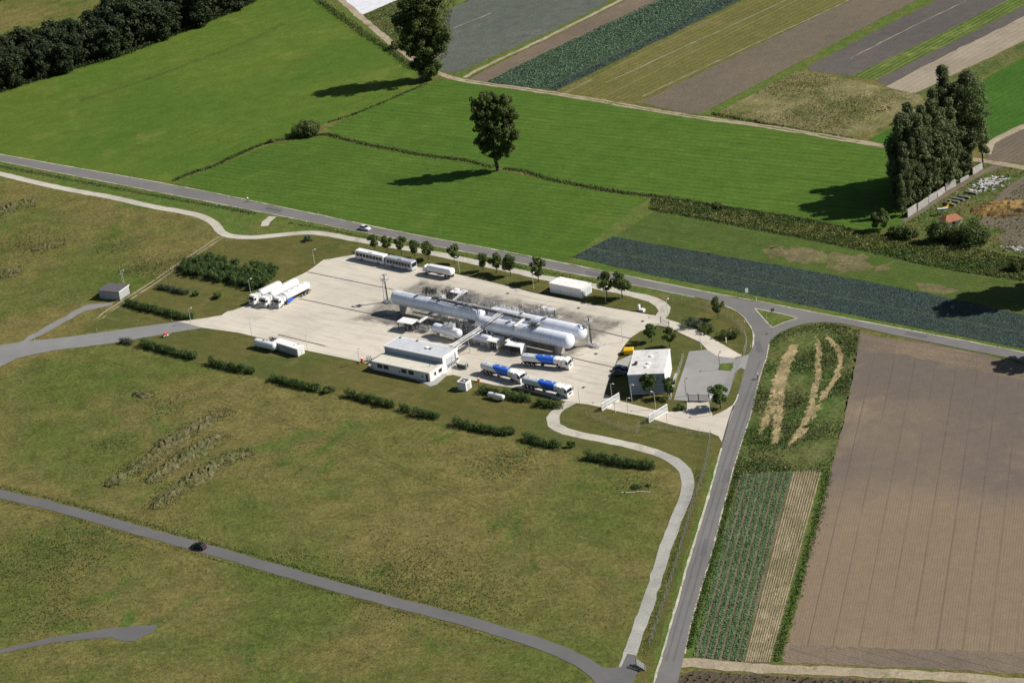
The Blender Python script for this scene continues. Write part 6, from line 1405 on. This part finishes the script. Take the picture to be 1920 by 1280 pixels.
MB().tube((.8, 0, .45), (1.7, 0, .6), .04, n=5).obj('drawbar', MT['white'], t)
t = thing('control_cabinet', 'white control cabinet with low box on the lawn by the path bend', 'cabinet', P(1200, 582.5), AH)
MB().box(-.4, .1, -.3, .3, 0, 1.9).obj('tall_cabinet', MT['white'], t); MB().box(.5, 1.6, -.6, .5, 0, .8).obj('low_box', MT['whitem'], t)
t = thing('flagpole', 'thin white pole with cross arm behind the grey shed', 'pole', P(230, 531), .3)
MB().tube((0, 0, 0), (0, 0, 6), .06, .04, n=6).obj('pole', MT['lamp'], t); MB().tube((-.5, 0, 3.2), (.5, 0, 3.2), .06, n=5).obj('cross_arm', MT['lamp'], t)
t = thing('control_cabinet', 'rectangular pale hatch frame beside the left canopy tank', 'cabinet', (*P(804, 619)[:2], .1), AH + math.pi / 2)
MB().hexa([(-1.6, -.8, 0), (1.6, -.8, 0), (1.6, .8, 0), (-1.6, .8, 0)], [(-1.5, -.7, .5), (1.5, -.7, .5), (1.5, .7, .9), (-1.5, .7, .9)]).obj('hatch', MT['palep'], t)
MB().hexa([(-1.3, -.5, .58), (1.3, -.5, .58), (1.3, .5, .84), (-1.3, .5, .84)], [(-1.3, -.5, .62), (1.3, -.5, .62), (1.3, .5, .88), (-1.3, .5, .88)]).obj('cover', MT['conc'], t)
t = thing('concrete_block', 'pair of pale concrete blocks on the apron below the left mast', 'block', (*P(733, 588)[:2], .1), AH + .9)
MB().box(-1.2, .1, -.5, .5, 0, .7).obj('block', MT['kerb'], t); MB().box(.2, 1.3, -.5, .5, 0, .6).obj('block', MT['kerb'], t)
mh = None
for u, v, lab in ((952, 551, 'dark drain cover on the apron behind the parallel tanks'), (1085, 578, 'dark drain cover right of the rear right canopy'), (1205, 603, 'dark drain cover near the path mouth'), (1117.5, 664, 'dark drain cover right of the right mast'), (1094, 727, 'dark drain cover between tanker noses and office')):
    if mh is None:
        mh = thing('drain_cover', lab, 'drain cover', (*P(u, v)[:2], .1), AH, 'drain covers in the apron'); MB().box(-.55, .55, -.45, .45, 0, .06).obj('frame', MT['conc'], mh); MB().box(-.45, .45, -.35, .35, .063, .08).obj('grate', MT['joint'], mh)
    else: dup(mh, (*P(u, v)[:2], .1), AH, lab)
# cyclists
def cyclist(label, px, head_, shirt):
    A_ = P(*px); h = hd(A_, P(*head_)); t = thing('bicycle', 'bicycle ridden by the person in a ' + ('white' if 'white shirt' in label else 'grey') + ' shirt', 'bicycle', (A_[0], A_[1], .1), h)
    for x in (-.52, .52):
        q = MB()
        for i in range(20):
            a0, a1 = 2 * math.pi * i / 20, 2 * math.pi * (i + 1) / 20; q.tube((x + .33 * math.cos(a0), 0, .34 + .33 * math.sin(a0)), (x + .33 * math.cos(a1), 0, .34 + .33 * math.sin(a1)), .025, n=5)
        w_ = q.obj('wheel', MT['tyre'], t); q = MB()
        for i in range(8): a0 = math.pi * i / 8 * 2; q.tube((x, 0, .34), (x + .32 * math.cos(a0), 0, .34 + .32 * math.sin(a0)), .005, n=3)
        q.obj('spokes', MT['rim'], w_)
    q = MB(); q.path([(-.52, 0, .34), (-.12, 0, .85), (.38, 0, .85), (.08, 0, .32), (-.52, 0, .34)], .02); q.tube((-.12, 0, .85), (.0, 0, .32), .02); q.tube((.38, 0, .95), (.52, 0, .34), .02); q.obj('frame', MT['dsteel'], t)
    MB().tube((.4, -.22, .97), (.4, .22, .97), .018).obj('handlebar', MT['dsteel'], t); MB().box(-.26, .02, -.07, .07, .86, .92).obj('saddle', MT['dsteel'], t)
    # rider: one skinned body
    j = [(-.12, 0, .98), (.0, 0, 1.2), (.16, 0, 1.42), (.26, 0, 1.52), (.33, 0, 1.64),
         (.02, .1, .95), (.28, .11, .72), (.10, .11, .38), (.22, .11, .34), (.02, -.1, .95), (.22, -.11, .60), (-.02, -.11, .24), (.10, -.11, .20),
         (.15, .19, 1.38), (.27, .24, 1.14), (.40, .20, 1.0), (.15, -.19, 1.38), (.27, -.24, 1.14), (.40, -.20, 1.0)]
    e = [(0, 1), (1, 2), (2, 3), (3, 4), (0, 5), (5, 6), (6, 7), (7, 8), (0, 9), (9, 10), (10, 11), (11, 12), (2, 13), (13, 14), (14, 15), (2, 16), (16, 17), (17, 18)]
    r = [.15, .14, .15, .06, .105, .10, .07, .045, .035, .10, .07, .045, .035, .06, .045, .035, .06, .045, .035]
    me = bpy.data.meshes.new('person'); me.from_pydata(j, e, []); p = bpy.data.objects.new('person', me); C.objects.link(p)
    p.location = (A_[0], A_[1], .1); p.rotation_euler = (0, 0, h); md = p.modifiers.new('skin', 'SKIN')
    for i, v in enumerate(me.skin_vertices[0].data): v.radius = (r[i], r[i]); v.use_root = (i == 0)
    p.modifiers.new('sub', 'SUBSURF').levels = 1; p.modifiers['sub'].render_levels = 2
    me.materials.append(MT[shirt]); tag(p, label, 'person')
    lo = MB()
    for s in (-1, 1):
        k = (.28, s * .115, .72) if s > 0 else (.22, s * .115, .60); lo.tube((-.1, s * .07, .98), k, .125, .085, n=10)
    lo.tube((-.15, -.13, 1.0), (-.15, .13, 1.0), .13, n=10); lo.obj('shorts', MT['shorts'], p)
    hm = MB().loft([[(.34 + .0 * i + .13 * a * math.cos(b), .10 * a * math.sin(b), 1.66 + z) for b in np.linspace(0, 6.283, 12, endpoint=False)] for i, (a, z) in enumerate(((1, .0), (.97, .06), (.7, .11), (.25, .135)))]); hm.obj('helmet', MT['white'], p, True)
cyclist('rider in a white shirt cycling on the road left of the white car', (466, 379), (440, 373), 'shirtw')
cyclist('rider in a grey shirt cycling along the right edge of the straight road', (1421, 711), (1426, 690), 'shirtr')
